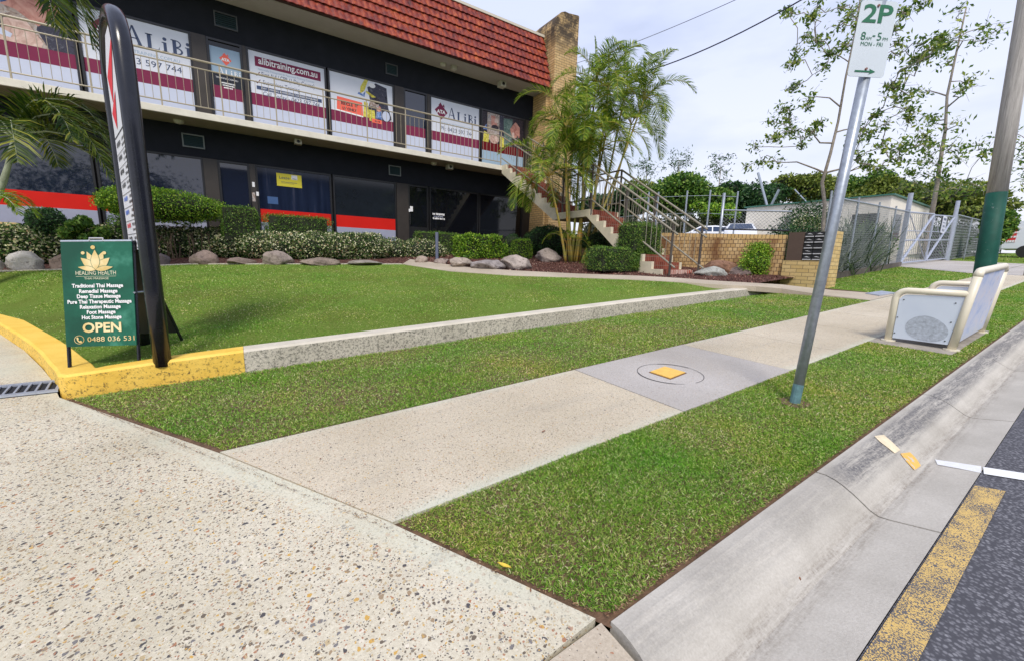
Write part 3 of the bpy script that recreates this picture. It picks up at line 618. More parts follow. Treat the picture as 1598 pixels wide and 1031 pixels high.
# openings ---------------------------------------------------------
def window(x0, x1, z0, z1, pane, mull=()):
    f = MB(); w = .045
    f.box(x0, x1, YW - .01, YW + .06, z0, z0 + w); f.box(x0, x1, YW - .01, YW + .06, z1 - w, z1)
    f.box(x0, x0 + w, YW - .01, YW + .06, z0 + w + .001, z1 - w - .001); f.box(x1 - w, x1, YW - .01, YW + .06, z0 + w + .001, z1 - w - .001)
    o = part(f, 'window', M_black); MB().box(x0 + w, x1 - w, YW + .02, YW + .035, z0 + w, z1 - w).build('pane', pane, o); return o
def sheet(x, z, off=.0): return Sheet((x, YW + .019 - off, z), (1, 0, 0), (0, 0, 1))
def serif(S, x, y, h, s, mi, k=.002):
    """serif capitals A L B and small i as strokes; returns advance"""
    t = h * .17; th = h * .055; sf = h * .07
    def bar(a, b, c_, d): S.rect(a, b, c_, d, mi, k)
    for ch in s:
        if ch == 'A':
            w = h * .86; S.poly([(x + .1 * w, y), (x + .1 * w + th, y), (x + w * .52, y + h), (x + w * .46, y + h)], mi, k)
            S.poly([(x + w * .44, y + h), (x + w * .55, y + h), (x + w * .94, y), (x + w * .94 - t, y)], mi, k); bar(x + w * .26, x + w * .70, y + h * .34, y + h * .34 + th)
            bar(x, x + w * .3, y, y + th); bar(x + w * .66, x + w * 1.04, y, y + th); x += w * 1.12
        if ch == 'L':
            hh = h * .78; bar(x + sf, x + sf + t, y, y + hh); bar(x, x + 2 * sf + t, y + hh - th, y + hh); bar(x, x + hh * .72, y, y + th); S.poly([(x + hh * .72, y), (x + hh * .76, y + hh * .26), (x + hh * .68, y + th)], mi, k); x += hh * .9
        if ch == 'B':
            hh = h * .78; bar(x + sf, x + sf + t, y, y + hh); bar(x, x + 2 * sf, y, y + th); bar(x, x + 2 * sf, y + hh - th, y + hh)
            S.ring(x + sf + t, y + hh * .745, hh * .18, hh * .255, mi, k, -pi / 2, pi / 2, 10, 1.15); S.ring(x + sf + t, y + hh * .255, hh * .17, hh * .255, mi, k, -pi / 2, pi / 2, 10, 1.45); x += hh * .82
        if ch == 'i':
            hh = h * .52; bar(x + sf, x + sf + t * .85, y, y + hh); bar(x, x + 2 * sf + t * .85, y, y + th); bar(x, x + sf, y + hh - th, y + hh); S.ell(x + sf + t * .43, y + hh + h * .17, t * .55, t * .55, mi, k, 12); x += h * .42
    return x
def diamond(S, cx, cy, r, mi, mw_, k=.002):
    S.poly([(cx - r * .95, cy + .1 * r), (cx, cy + r), (cx + r * .95, cy), (cx + .05 * r, cy - r)], mi, k)
    S.poly([(cx - r * .42, cy + .72 * r), (cx - .1 * r, cy + 1.15 * r), (cx + .15 * r, cy + .8 * r)], mi, k + .0005); S.poly([(cx + r * .2, cy + .72 * r), (cx + .38 * r, cy + 1.02 * r), (cx + .55 * r, cy + .6 * r)], mi, k + .0005)
    S.text('ATA', cx, cy - .02 * r, r * .62, mw_, bold=.006, k=k + .002)
Z0, Z1, ZM0, ZM1 = ZF + .01, 6.47, 5.07, 5.37
VM = [M_vwhite, M_maroon, M_pale, M_navyt, M_whitet, M_skin, M_skin2, M_coat, M_hair, M_ptan, M_pgrn, M_pyel, M_pblu, M_orange, M_dmar, mat('grey_blue_print_and_reflection', (.30, .42, .55), .5)]
def vinyl(x0, x1, top=0, stripe=1, bottom=2):
    S = sheet(x0 + .045, Z0); w = x1 - x0 - .09; h = Z1 - Z0 - .05
    if top is not None: S.rect(0, w, ZM1 - Z0, h, top)
    S.rect(0, w, ZM0 - Z0, ZM1 - Z0, stripe); S.rect(0, w, .05, ZM0 - Z0, bottom); return S, w, h
# far-left window: printed photograph of trainees
for (x0, x1) in ((-6.6, -4.64), (-4.62, -2.70)):
    o = window(x0, x1, Z0, Z1, M_glass2); S, w, h = vinyl(x0, x1)
    b0 = ZM1 - Z0; S.rect(0, w, b0, h, 9, .001)
    if x0 > -5:
        S.poly([(0, b0), (0, h), (w * .3, h), (w * .42, b0 + .5), (w * .3, b0)], 10, .002)
        S.poly([(w * .62, h), (w, h), (w, b0), (w * .78, b0), (w * .70, b0 + .35), (w * .74, b0 + .6)], 7, .002)
        S.poly([(w * .40, b0 + .72), (w * .55, b0 + .66), (w * .72, b0 + .42), (w * .84, b0 + .62), (w * .92, h - .1), (w * .78, h - .02), (w * .52, h - .03), (w * .44, b0 + .95)], 5, .003)
        S.ell(w * .88, b0 + .78, .075, .11, 5, .0045); S.ell(w * .30, b0 + .86, .13, .2, 6, .003, rot=.5)
        S.poly([(w * .52, h), (w * .9, h), (w * .93, h - .14), (w * .74, h - .10), (w * .58, h - .05)], 8, .004)
        S.poly([(w * .26, b0 + .85), (w * .34, b0 + .92), (w * .50, b0 + .78), (w * .42, b0 + .70)], 12, .0045); S.ell(w * .24, b0 + .86, .07, .06, 6, .005)
        S.poly([(w * .05, b0 + .62), (w * .40, b0 + .55), (w * .52, b0 + .4), (w * .40, b0), (w * .05, b0)], 7, .0035)
        S.poly([(w * .45, b0 + .45), (w * .62, b0 + .5), (w * .74, b0 + .1), (w * .72, b0), (w * .38, b0)], 6, .004); S.poly([(w * .36, b0 + .28), (w * .5, b0 + .16), (w * .48, b0 + .08), (w * .34, b0 + .12)], 2, .005)
    S.build('printed_sheet', VM, o)
# ALiBi window, left
o = window(-2.66, -.62, Z0, Z1, M_glass2); S, w, h = vinyl(-2.66, -.62); b0 = ZM1 - Z0
diamond(S, .46, b0 + .70, .30, 1, 4); serif(S, .72, b0 + .50, .42, 'ALiBi', 3)
S.text('WWW.ALIBITRAINING.COM.AU', w * .53, b0 + .36, .105, 15, width=w * .72, k=.002); S.text('Ph: 0423 597 744', w * .52, b0 + .16, .20, 3, width=w * .76, k=.002); S.build('printed_sheet', VM, o)
# doors upstairs
def door(x0, x1, z0, z1, glass, gz0=None, handle=True, hx=None):
    f = MB(); w = .05
    f.box(x0, x0 + w, YW - .015, YW + .08, z0, z1); f.box(x1 - w, x1, YW - .015, YW + .08, z0, z1); f.box(x0 + w + .001, x1 - w - .001, YW - .015, YW + .08, z1 - w, z1); f.box(x0 + w + .001, x1 - w - .001, YW - .015, YW + .08, z0, gz0 or z0 + .08)
    o = part(f, 'door', M_black); MB().box(x0 + w, x1 - w, YW + .03, YW + .045, gz0 or z0 + .08, z1 - w).build('pane', glass, o)
    hb = MB(); X = hx if hx is not None else x1 - .04; hb.tube([(X, YW - .07, z0 + .85), (X, YW - .07, z0 + 1.2)], .014, 6); hb.box(X - .02, X + .02, YW - .07, YW - .016, z0 + 1.0, z0 + 1.04); hb.build('handle', M_black, o); return o
def pier(x0, x1, z0, z1): part(MB().box(x0, x1, YW - .03, YW + .1, z0, z1), 'pier', M_brown)
pier(-.615, -.315, ZF, 6.465)
o = door(-.31, .45, Z0, 6.465, M_glass2); S = Sheet((-.255, YW + .028, Z0), (1, 0, 0), (0, 0, 1)); w = .65
S.rect(0, w, .08, ZM0 - Z0, 2); S.rect(0, w, ZM0 - Z0, ZM1 - Z0, 1); S.rect(0, w, ZM1 - Z0 + .32, 1.86, 15, 0)  # last rect, blue-grey, paints a reflection onto the upper door glass
diamond(S, w * .5, 1.60, .14, 13, 4); serif(S, .13, 1.23, .17, 'ALiBi', 4); S.text('TRAINING.COM.AU', w * .5, 1.14, .055, 4, k=.002)
for i in range(3): S.marks(.2 + .02 * i, .5 - .03 * i, 1.03 - i * .055, .035, 4, .002, .15, i)
S.build('printed_sheet', VM, o)
pier(.455, .535, ZF, 6.465)
# alibitraining.com.au window
o = window(.54, 2.49, Z0, Z1, M_glass2); S, w, h = vinyl(.54, 2.49)
S.rect(.14, w - .10, h - .36, h - .12, 1, .002); S.text('alibitraining.com.au', w * .51, h - .235, .235, 4, bold=.0035, width=w * .78, k=.004)
S.text('Nationally Recognised & Approved Training Courses', w * .48, h - .43, .075, 15, width=w * .74, k=.002)
S.text('First Aid / CPR (1 Day Course)', w * .5, h - .555, .165, 3, bold=.001, width=w * .70, k=.002)
S.text('Supervisor Training', w * .40, h - .745, .15, 3, width=w * .48, k=.002)
for yy in (h - .555, h - .745): S.line(.13, yy + .01, .165, yy - .04, .022, 14, .002); S.line(.16, yy - .045, .24, yy + .06, .016, 14, .0025)
S.rect(.14, w - .10, h - .94, h - .845, 3, .002); S.text('DAY, EVENING & WEEKEND COURSES AVAILABLE', w * .51, h - .893, .07, 4, width=w * .75, k=.004)
S.text('Call Today - 0423 597 744', w * .53, h - 1.035, .16, 3, width=w * .76, shear=.15, k=.002); S.build('printed_sheet', VM, o)
# poster window
o = window(2.54, 4.49, Z0, Z1, M_glass2); S, w, h = vinyl(2.54, 4.49); b0 = ZM1 - Z0
S.poly([(w * .55, b0 - .02), (w * .62, b0 + .5), (w * .58, b0 + .85), (w * .72, b0 + 1.02), (w * .90, b0 + .95), (w * .92, b0 + .4), (w * .98, b0 + .05), (w * .9, b0 - .04)], 7, .002)
S.poly([(w * .46, b0 + .62), (w * .53, b0 + .72), (w * .60, b0 + 1.06), (w * .54, b0 + 1.05), (w * .47, b0 + .82)], 11, .003); S.poly([(w * .56, b0 + .75), (w * .72, b0 + .62), (w * .66, b0 + .58), (w * .56, b0 + .68)], 11, .0035)
S.poly([(w * .42, b0 + .60), (w * .53, b0 + .55), (w * .55, b0 + .72), (w * .50, b0 + .62), (w * .44, b0 + .66)], 12, .0035)
S.ell(w * .66, b0 + .93, .10, .07, 4, .0035); S.poly([(w * .50, b0 - .02), (w * .52, b0 + .42), (w * .58, b0 + .40), (w * .60, b0 - .02)], 11, .004); S.poly([(w * .60, b0 - .10), (w * .60, b0 + .22), (w * .69, b0 + .22), (w * .70, b0 - .1)], 11, .004)
S.poly([(w * .70, b0), (w * .72, b0 + .2), (w * .80, b0 + .24), (w * .82, b0)], 12, .004); S.ell(w * .76, b0 + .30, .07, .09, 5, .0045); S.ell(w * .88, b0 + .12, .12, .15, 2, .0045)
S.ell(w * .73, b0 + .52, .10, .10, 8, .005); S.rect(w * .61, w * .76, b0 + .33, b0 + .46, 9, .005)
S.poly([(w * .09, b0 + .02), (w * .10, b0 + .40), (w * .49, b0 + .37), (w * .50, b0 - .03)], 13, .004); S.poly([(w * .08, b0 + .0), (w * .5, b0 - .05), (w * .5, b0 - .01), (w * .08, b0 + .04)], 4, .0045)
S.text('REICLE  IT', w * .29, b0 + .235, .11, 8, bold=.004, k=.006); S.text('LV ONLY', w * .29, b0 + .10, .10, 8, bold=.004, k=.006)
S.poly([(w * .64, b0 - .14), (w * .64, b0 - .02), (w * .81, b0 - .03), (w * .81, b0 - .14)], 13, .005); S.marks(w * .69, w * .79, b0 - .085, .05, 8, .007)
S.build('printed_sheet', VM, o)
pier(4.50, 4.80, ZF, 6.465)
o = door(4.805, 5.60, Z0, 6.465, M_glass); S = Sheet((4.86, YW + .028, Z0), (1, 0, 0), (0, 0, 1)); S.rect(0, .68, .08, ZM0 - Z0, 2); S.rect(0, .68, ZM0 - Z0, ZM1 - Z0, 1); S.build('printed_sheet', VM, o)
pier(5.605, 5.70, ZF, 6.465)
o = window(5.705, 7.64, Z0, Z1, M_glass2); S, w, h = vinyl(5.705, 7.64); b0 = ZM1 - Z0
diamond(S, .37, b0 + .66, .25, 1, 4); serif(S, .60, b0 + .48, .38, 'ALiBi', 3); S.text('WWW.ALIBITRAINING.COM.AU', w * .55, b0 + .33, .07, 15, width=w * .72, k=.002)
S.text('Ph: 0423 597 744', w * .53, b0 + .14, .19, 3, width=w * .68, k=.002); S.build('printed_sheet', VM, o)
o = window(7.68, 9.62, Z0, Z1, M_glass2); S, w, h = vinyl(7.68, 9.62, top=8, stripe=14, bottom=15); b0 = ZM1 - Z0
S.rect(w * .12, w * .40, b0 + .1, h - .02, 9, .0015); S.rect(w * .40, w * .50, b0 + .05, h - .02, 7, .0015); S.poly([(w * .22, b0 + .5), (w * .2, b0 + .95), (w * .3, h - .1), (w * .38, b0 + .5)], 5, .002); S.ell(w * .33, b0 + .80, .10, .08, 6, .003, rot=.5); S.ell(w * .30, b0 + .55, .16, .1, 8, .003); S.poly([(w * .02, b0 + .42), (w * .1, b0 + .62), (w * .12, b0 + .42)], 12, .003)
S.poly([(w * .02, b0), (w * .05, b0 + .36), (w * .16, b0 + .3), (w * .15, b0)], 11, .003); S.ell(w * .28, b0 + .14, .2, .15, 6, .003); S.rect(w * .42, w * .52, b0 - .08, b0 + .3, 11, .003)
S.poly([(w * .52, b0), (w * .50, h - .1), (w * .72, h - .05), (w * .70, b0)], 10, .002)
S.poly([(w * .66, b0 + .62), (w * .72, b0 + .78), (w * .80, h - .12), (w * .92, b0 + .72), (w * .90, b0 + .4), (w * .76, b0 + .34), (w * .70, b0 + .42)], 5, .003); S.ell(w * .74, b0 + .44, .055, .1, 6, .005)
S.poly([(w * .76, h - .1), (w * .88, h - .03), (w * .99, b0 + .7), (w * .96, b0 + .3), (w * .90, b0 + .5), (w * .90, b0 + .8)], 8, .006); S.build('printed_sheet', VM, o)
pier(9.63, 9.975, ZF, 6.465)
# ground floor ----------------------------------------------------
GT = 3.51
M_gl = M_glass
def lower(x0, x1, pane, z0=ZG):
    return window(x0, x1, z0, GT, pane)
for x0, x1 in ((-6.6, -4.64), (-4.62, -2.70), (-2.66, -.62)):
    o = lower(x0, x1, M_gl); S = sheet(x0 + .045, ZG); w = x1 - x0 - .09
    S.rect(0, w, .64, .98, 0); S.rect(0, w, .05, .64, 1); S.build('printed_sheet', [M_red, M_lav], o)
pier(-.615, -.315, ZG, GT - .005); door(-.31, .40, ZG, GT - .005, M_glass, ZG + .2, hx=.36); pier(.405, .535, ZG, GT - .005)
for x0, x1 in ((.54, 2.49), (2.54, 4.49)):
    o = lower(x0, x1, M_navy if x0 < 1 else M_smoke); S = sheet(x0 + .045, ZG); w = x1 - x0 - .09
    S.rect(0, w, .62, .98, 0); S.rect(0, w, .05, .62, 1)
    if x0 < 1:
        S.rect(.46, 1.10, 1.66, 2.01, 2, .003); S.rect(.84, .99, 1.87, 1.99, 3, .005); S.text('Lease', .66, 1.90, .12, 4, k=.006)
        S.text('0411 000 lease', .80, 1.78, .045, 4, k=.006) if False else None
        S.rect(.57, .98, 1.775, 1.785, 4, .006); S.rect(.57, .90, 1.745, 1.75, 4, .006); S.rect(.86, .97, 1.885, 1.90, 4, .007)
        S.rect(.20, .46, 1.14, 1.34, 5, .003)
    S.build('printed_sheet', [M_red, M_lav, M_yelcard, M_whitet, M_navyt, mat('blue_notice', (.04, .10, .25), .5)], o)
pier(4.50, 4.90, ZG, GT - .005)
o = door(4.905, 5.62, ZG, GT - .005, M_glass2, ZG + .78, hx=4.93)
S = Sheet((4.93, YW - .016, ZG), (1, 0, 0), (0, 0, 1)); S.rect(.02, .12, 1.28, 1.45, 0); S.rect(-.03, .03, 1.26, 1.36, 0, .002); S.build('notice', [M_whitet], o)
for x0, x1 in ((5.66, 7.60), (7.64, 9.60)):
    o = window(x0, x1, ZG + .62, GT, M_glass2); part(MB().box(x0, x1, YW + .01, YW + .1, ZG, ZG + .618), 'panel', M_black)
    if x0 < 6:
        S = sheet(x0, ZG); S.marks(.12, .60, 1.27, .075, 0, .002, .15, 3); S.marks(.16, .52, 1.19, .045, 1, .002, .2, 4); S.marks(.13, .59, 1.12, .065, 0, .002, .12, 5); S.build('lettering', [M_whitet, M_lav], o)
pier(9.61, 9.975, ZG, GT - .005)
part(MB().box(XL, XR, YW - .02, YW + .1, -.3, ZG - .002), 'base_wall', M_brk)
# small notices beside the left door
S = Sheet((.47, YW - .034, ZG), (1, 0, 0), (0, 0, 1)); S.rect(-.03, .03, 1.55, 1.68, 0); S.rect(.05, .11, 1.32, 1.43, 0); S.rect(-.05, .02, 1.16, 1.40, 1); S.build('notice', [M_whitet, M_ptan], bld)
# vents, lights, cameras
M_ventd = mat('dark_vent_frame', (.05, .055, .06), .5)
def ventbox(x0, x1, z0, z1):
    f = MB(); f.box(x0, x1, YW - .03, YW - .002, z0, z0 + .03); f.box(x0, x1, YW - .03, YW - .002, z1 - .03, z1); f.box(x0, x0 + .03, YW - .03, YW - .002, z0 + .031, z1 - .031); f.box(x1 - .03, x1, YW - .03, YW - .002, z0 + .031, z1 - .031)
    o = part(f, 'vent', M_ventd if z0 > 5 else mat('vent_frame', (.15, .17, .17), .5)); l = MB()
    for i in range(6): zz = z0 + .04 + (z1 - z0 - .08) * i / 6; l.prism([(x0 + .03, YW - .025, zz), (x0 + .03, YW - .004, zz + .035), (x0 + .03, YW - .004, zz + .04), (x0 + .03, YW - .025, zz + .005)], (x1 - x0 - .06, 0, 0))
    l.build('louvre', M_ventin, o)
ventbox(-1.0, -.54, 3.72, 4.05); ventbox(4.26, 4.66, 3.72, 4.03); ventbox(-.10, .40, 6.76, 7.12); ventbox(4.24, 4.62, 6.74, 7.06)
def bulkhead(x, y, z):
    mb = MB(); n = 10
    vs = [(x + .11 * cos(2 * pi * i / n) * s_, y + .08 * sin(2 * pi * i / n) * s_, z - d) for s_, d in ((1, 0), (1, .03), (.8, .07), (.3, .09)) for i in range(n)]
    fs = [(r * n + i, r * n + (i + 1) % n, (r + 1) * n + (i + 1) % n, (r + 1) * n + i) for r in range(3) for i in range(n)] + [tuple(range(3 * n, 4 * n))]
    mb.add(vs, fs); part(mb, 'bulkhead_light', M_fix, smooth=True)
bulkhead(-1.0, 13.45, ZF - .166); bulkhead(5.70, 13.5, ZF - .166); bulkhead(6.02, 13.45, ZC)
def speakerbox(x, y, z, s=.09, inner=True):
    o = part(MB().box(x - s, x + s, y - s, y + s, z - 1.5 * s, z), 'camera_housing', M_fix, bevel=.01)
    if inner: MB().tube([(x, y - s - .012, z - .75 * s), (x, y - s - .001, z - .75 * s)], s * .45, 10).build('lens', M_black, o)
speakerbox(1.6, 13.4, ZF - .168); speakerbox(6.25, 13.45, ZF - .168, .10); speakerbox(6.38, 13.4, ZC, .08, False); speakerbox(8.3, 13.45, ZC, .12)
# wing wall: brick with a curved head
prof_ = [(0, -.4), (1.12, -.4), (1.12, 10.12 - .05)] + [(1.12 - .04, 10.10)] + [(.50 + .52 * cos(t) * 1.05, 9.42 + .62 * sin(t)) for t in [radians(a) for a in (80, 100, 120, 140, 155, 168, 178)]] + [(0, 9.1)]
m2 = brickmat('weathered_cream_brick', (.56, .38, .17), (.70, .50, .26), (.16, .11, .07), 'XY'); k = NB(m2); bc = m2.node_tree.nodes['Principled BSDF'].inputs['Base Color'].links[0].from_socket
s_ = k.n('ShaderNodeSeparateXYZ'); k.l(k.tc.outputs['Object'], s_.inputs[0])
f = k.math('MULTIPLY', k.ramp(k.math('MULTIPLY', s_.outputs['Z'], .1), [(.84, (0, 0, 0)), (.93, (1, 1, 1))]), k.ramp(k.noise(3.2, 7, .75), [(.36, (0, 0, 0)), (.52, (.92, .92, .92))])); k.col(k.mix(f, bc, (.045, .035, .03)))
part(MB().box(9.985, 10.11, 13.0, 14.5, -.4, 7.35), 'side_wall', M_brk)
wing = part(MB().prism([(10.115 + x * .96, 12.74, z) for x, z in prof_], (0, 1.35, 0)), 'wing_wall', m2)
part(MB().prism([(9.82, 12.9, -.4), (10.055, 12.9, -.4), (10.055, 12.9, 3.0), (9.98, 12.9, 3.0), (9.93, 12.9, 2.0)], (0, .9, 0)), 'brick_flare', M_brk)

# walkway railing --------------------------------------------------
RT, RM, RB = ZF + 1.17, ZF + .99, ZF + .13
rail = MB().tube([(XL, YS + .06, RT), (8.12, YS + .06, RT)], .024, 8).build('railing', M_tan, bld)
MB().tube([(XL, YS + .06, RM), (8.12, YS + .06, RM)], .016, 8).build('mid_rail', M_tan, rail); MB().tube([(XL, YS + .06, RB), (8.12, YS + .06, RB)], .015, 8).build('bottom_rail', M_tan, rail)
pm = MB().box(-.014, .014, -.014, .014, ZF + .001, RT - .02); px_ = [8.08 - 1.165 * i for i in range(13)]
for i, x in enumerate(px_):
    if i == 0: p0 = pm.build('post', M_tan if i % 3 == 0 else M_tan, rail); p0.location = (x, YS + .06, 0)
    else: p = p0.copy(); COL.objects.link(p); p.location = (x, YS + .06, 0)
bal0 = None; xs_ = [p - 1.165 * j / 8 for p in px_ for j in range(1, 8)]
for x in [v_ for v_ in xs_ if v_ > -5.6][:96]:
    if bal0 is None: bal0 = MB().tube([(0, 0, RB), (0, 0, RM)], .0058, 5).build('baluster', M_tan, rail); bal0.location = (x, YS + .06, 0)
    else: b = bal0.copy(); COL.objects.link(b); b.location = (x, YS + .06, 0)

# ------------------------------------------------------------ outside staircase (falls towards the street)
M_tread = brickmat('red_brick_tread', (.22, .05, .03), (.30, .075, .045), (.30, .2, .15), 'XY', bw=.075, bh=.21, offset=0)
M_cream = mat('cream_stair_paint', (.64, .58, .44), .7, var=.15, vscale=4, bump=.2, bscale=40)
st = thing('staircase', (8.7, 6, .8), 'outside concrete staircase with red brick steps and pipe handrails', 'staircase')
SX0, SX1 = 8.09, 9.28; RI = .1729; GO = .27
steps = []     # (y_front, z_top)
y = 5.96; z = .79
lo = [(y + GO * i, z + RI * (i + 1)) for i in range(10)]; y1 = 5.96 + 10 * GO; zl_ = z + 10 * RI; GU = .285; y2 = 13 - 11 * GU
hi = [(y2 + GU * i, zl_ + RI * (i + 1)) for i in range(11)]
allst = lo + hi
for i, (yy, zz) in enumerate(allst):
    dep = GU + .02 if i not in (9, 20) else (y2 - lo[9][0] + .01 if i == 9 else .30)
    MB().box(SX0 + .10, SX1 - .10, yy, yy + dep, zz - RI + .002 if i else .6, zz - .001 * (i % 2)).build('step' if i != 9 else 'landing', M_tread, st).matrix_parent_inverse = Matrix.Translation(st.location).inverted()
for X in (SX0, SX1 - .10):
    pts = [(X, 5.96, .55), (X, 5.96, .79)]; zp = .79
    for i, (yy, zz) in enumerate(allst): pts += [(X, yy - .004, zp), (X, yy - .004, zz)]; zp = zz
    pts += [(X, YS - .002, zp), (X, YS - .002, ZF - .26)]
    under = [(X, y2 + .10, zl_ - .19), (X, lo[9][0] + .12, zl_ - .19), (X, 6.25, .55)]
    MB().prism(pts + under, (.097, 0, 0)).build('stringer', M_cream, st)
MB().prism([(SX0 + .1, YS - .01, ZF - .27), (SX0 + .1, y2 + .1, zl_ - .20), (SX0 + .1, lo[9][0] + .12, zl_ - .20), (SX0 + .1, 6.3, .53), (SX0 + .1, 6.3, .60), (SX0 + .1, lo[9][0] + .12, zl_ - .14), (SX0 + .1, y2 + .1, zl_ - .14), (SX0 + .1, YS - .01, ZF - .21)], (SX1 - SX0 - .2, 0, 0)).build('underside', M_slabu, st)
MB().box(SX0 + .3, SX1 + .03, 5.93, 5.975, .60, .955).build('riser_facing', brickmat('whitened_brick', (.42, .07, .04), (.62, .42, .36), (.75, .70, .62), 'X', bw=.072, bh=.4, offset=0), st)
M_rail2 = mat('weathered_steel_rail', (.27, .245, .19), .4, var=.2, vscale=9); M_post2 = mat('dark_rail_post', (.09, .075, .065), .5, var=.3, vscale=9)
def nose(y):
    if y < y1: return lo[0][1] + (RI / GO) * (y - 5.96)
    if y < y2 - GO: return zl_ + 0.0
    return zl_ + RI + (RI / GU) * (y - y2)
for X in (SX0 + .04, SX1 - .03):
    def path(off): return [(X, 5.62, nose(5.62) + off), (X, y1 - GO, zl_ + off), (X, y2 - GO, zl_ + off), (X, YS + .06, ZF + off)]
    top = MB().tube(path(1.17), .026, 8).build('handrail', M_rail2, st)
    MB().tube(path(.99), .024, 8).build('mid_rail', M_rail2, top); MB().tube(path(.26), .022, 8).build('bottom_rail', M_rail2, top)
    for yy in (5.75, 7.15, y1 - GO, y2 - GO, 10.9, 12.1): MB().box(X - .02, X + .02, yy - .02, yy + .02, (nose(yy) - .16) if yy > 5.9 else .72, nose(yy) + 1.16).build('post', M_post2, top)
    yy = 5.9
    while yy < 12.9:
        a = nose(yy)
        if y1 - GO < yy < y2 - GO: a = zl_
        MB().tube([(X, yy, a + .26), (X, yy, a + .99)], .0065, 5).build('baluster', M_rail2, top); yy += .145

# ============================================================ SIGNS AND STREET FURNITURE
M_blk = mat('black_painted_steel', (.010, .011, .018), .22, var=.3, vscale=12); M_galv = mat('galvanised_steel', (.36, .40, .46), .42, metal=.55, var=.18, vscale=25)
M_dkgreen, k = newmat('watercolour_green_print', .4, .35)
c = k.ramp(k.noise(2.2, 5, .6), [(.36, (.005, .065, .038)), (.54, (.010, .12, .072)), (.74, (.10, .36, .26))]); k.col(c)
M_gold, k = newmat('gold_lettering', .45); k.col(k.ramp(k.noise(9, 3), [(.35, (.62, .45, .16)), (.65, (.82, .70, .40))]))
def under(o, p): o.parent = p; o.matrix_parent_inverse = Matrix.Translation(p.location).inverted(); return o
# A-frame board
fl = Vector(onP2(107, 551)); fr = Vector(onP2(213, 549)); zl0 = float(lawnz(fl.x, fl.y)); zr0 = float(lawnz(fr.x, fr.y))
def pxat(px, py, n, p0):   # ray against plane through p0 with normal n
    r = Vector(ray(px, py)); c0 = Vector(_C); return c0 + r * ((p0 - c0).dot(n) / r.dot(n))
u = (fr - fl); u.z = 0; u.normalize(); back = Vector((-u.y, u.x, 0))
if back.y < 0: back = -back
tilt = (Vector((0, 0, 1)) + back * .16).normalized(); nA = u.cross(tilt).normalized()
TL, TR, BR_, BL_ = [pxat(*q, nA, fl) for q in ((94, 377), (205, 376), (213, 538), (103.5, 541))]
ab = thing('sandwich_board', tuple((fl + fr) / 2), 'green A-frame sandwich board listing massage services, standing on the lawn by the black sign frame', 'sandwich board')
un = ((TR + BR_) / 2 - (TL + BL_) / 2).normalized(); vn = ((TL + TR) / 2 - (BL_ + BR_) / 2).normalized(); nn = un.cross(vn).normalized()
if nn.dot(Vector(_C) - TL) < 0: nn = -nn
MB().prism([TL, BL_, BR_, TR], -nn * .012).build('front_panel', M_dkgreen, ab)
wA = ((TR - TL).length + (BR_ - BL_).length) / 2; hA = ((TL - BL_).length + (TR - BR_).length) / 2; ctr = (TL + TR + BL_ + BR_) / 4
S = Sheet(ctr, un, vn, .003)
if S.n.dot(nn) < 0: S.n = nn
fx = wA / 528.; fy = hA / 790.    # photo panel 528 x 790 units
def U(x, y): return ((x - 362) * fx, (475 - y) * fy)
def petal(cx, cy, L, w_, ang, k_):
    ax, ay = sin(ang), cos(ang); pts = []
    for t in [i / 8 for i in range(9)]: ww = w_ * sin(pi * t ** .8) * .5; pts.append((cx + ax * L * t - ay * ww, cy + ay * L * t + ax * ww))
    for t in [i / 8 for i in range(7, 0, -1)]: ww = w_ * sin(pi * t ** .8) * .5; pts.append((cx + ax * L * t + ay * ww, cy + ay * L * t - ax * ww))
    S.poly([U(x, -y) for x, y in pts], 0, k_)
def petal_o(cx, cy, L, w_, ang, k_):
    ax, ay = sin(ang), cos(ang); pts = []
    for t in [i / 10 for i in range(11)]: ww = w_ * sin(pi * t ** .8) * .5 + 3; pts.append((cx + ax * L * t - ay * ww, cy + ay * L * t + ax * ww))
    for t in [i / 10 for i in range(9, 0, -1)]: ww = w_ * sin(pi * t ** .8) * .5 + 3; pts.append((cx + ax * L * t + ay * ww, cy + ay * L * t - ax * ww))
    S.poly([U(x, -y) for x, y in pts], 2, k_)
for ang, L, w_, kk in ((-.42, 150, 60, .0004), (.42, 150, 60, .0004), (-.88, 140, 62, .0010), (.88, 140, 62, .0010), (-1.42, 132, 36, .0016), (1.42, 132, 36, .0016), (0, 150, 64, .0022)):
    petal_o(350, -296, L, w_, ang, kk); petal(350, -296, L, w_, ang, kk + .0003)
for cx, cy, r in ((336, 128, 17), (260, 170, 14), (420, 170, 14)): S.ell(*U(cx, cy), r * fx, r * fx, 0, .001)
S.text('HEALING HEALTH', *U(350, 320), 42 * fy, 3, width=300 * fx, k=.001); S.rect(U(200, 0)[0], U(500, 0)[0], U(0, 347)[1], U(0, 345)[1], 3, .001); S.text('THAI MASSAGE', *U(352, 362), 22 * fy, 3, width=182 * fx, k=.001)
for t, x, y, w_ in (('Traditional Thai Massage', 358, 420, 382), ('Remedial Massage', 361, 461, 286), ('Deep Tissue Massage', 363, 500, 326), ('Pure Thai Therapeutic Massage', 368, 540, 478), ('Relaxation Massage', 370, 579, 304), ('Foot Massage', 374, 618, 214), ('Hot Stone Massage', 376, 657, 296)):
    S.text(t, *U(x, y), 39 * fy, 1, bold=.0012, width=w_ * fx, k=.001)
S.text('OPEN', *U(374, 730), 98 * fy, 0, bold=.0030, width=290 * fx, k=.001)
S.ring(*U(200, 817), 33 * fx, 37 * fx, 0, .001); S.poly([U(x, y) for x, y in ((180, 802), (190, 796), (197, 810), (192, 818), (202, 828), (211, 823), (222, 832), (214, 842), (198, 838), (184, 822))], 0, .001)
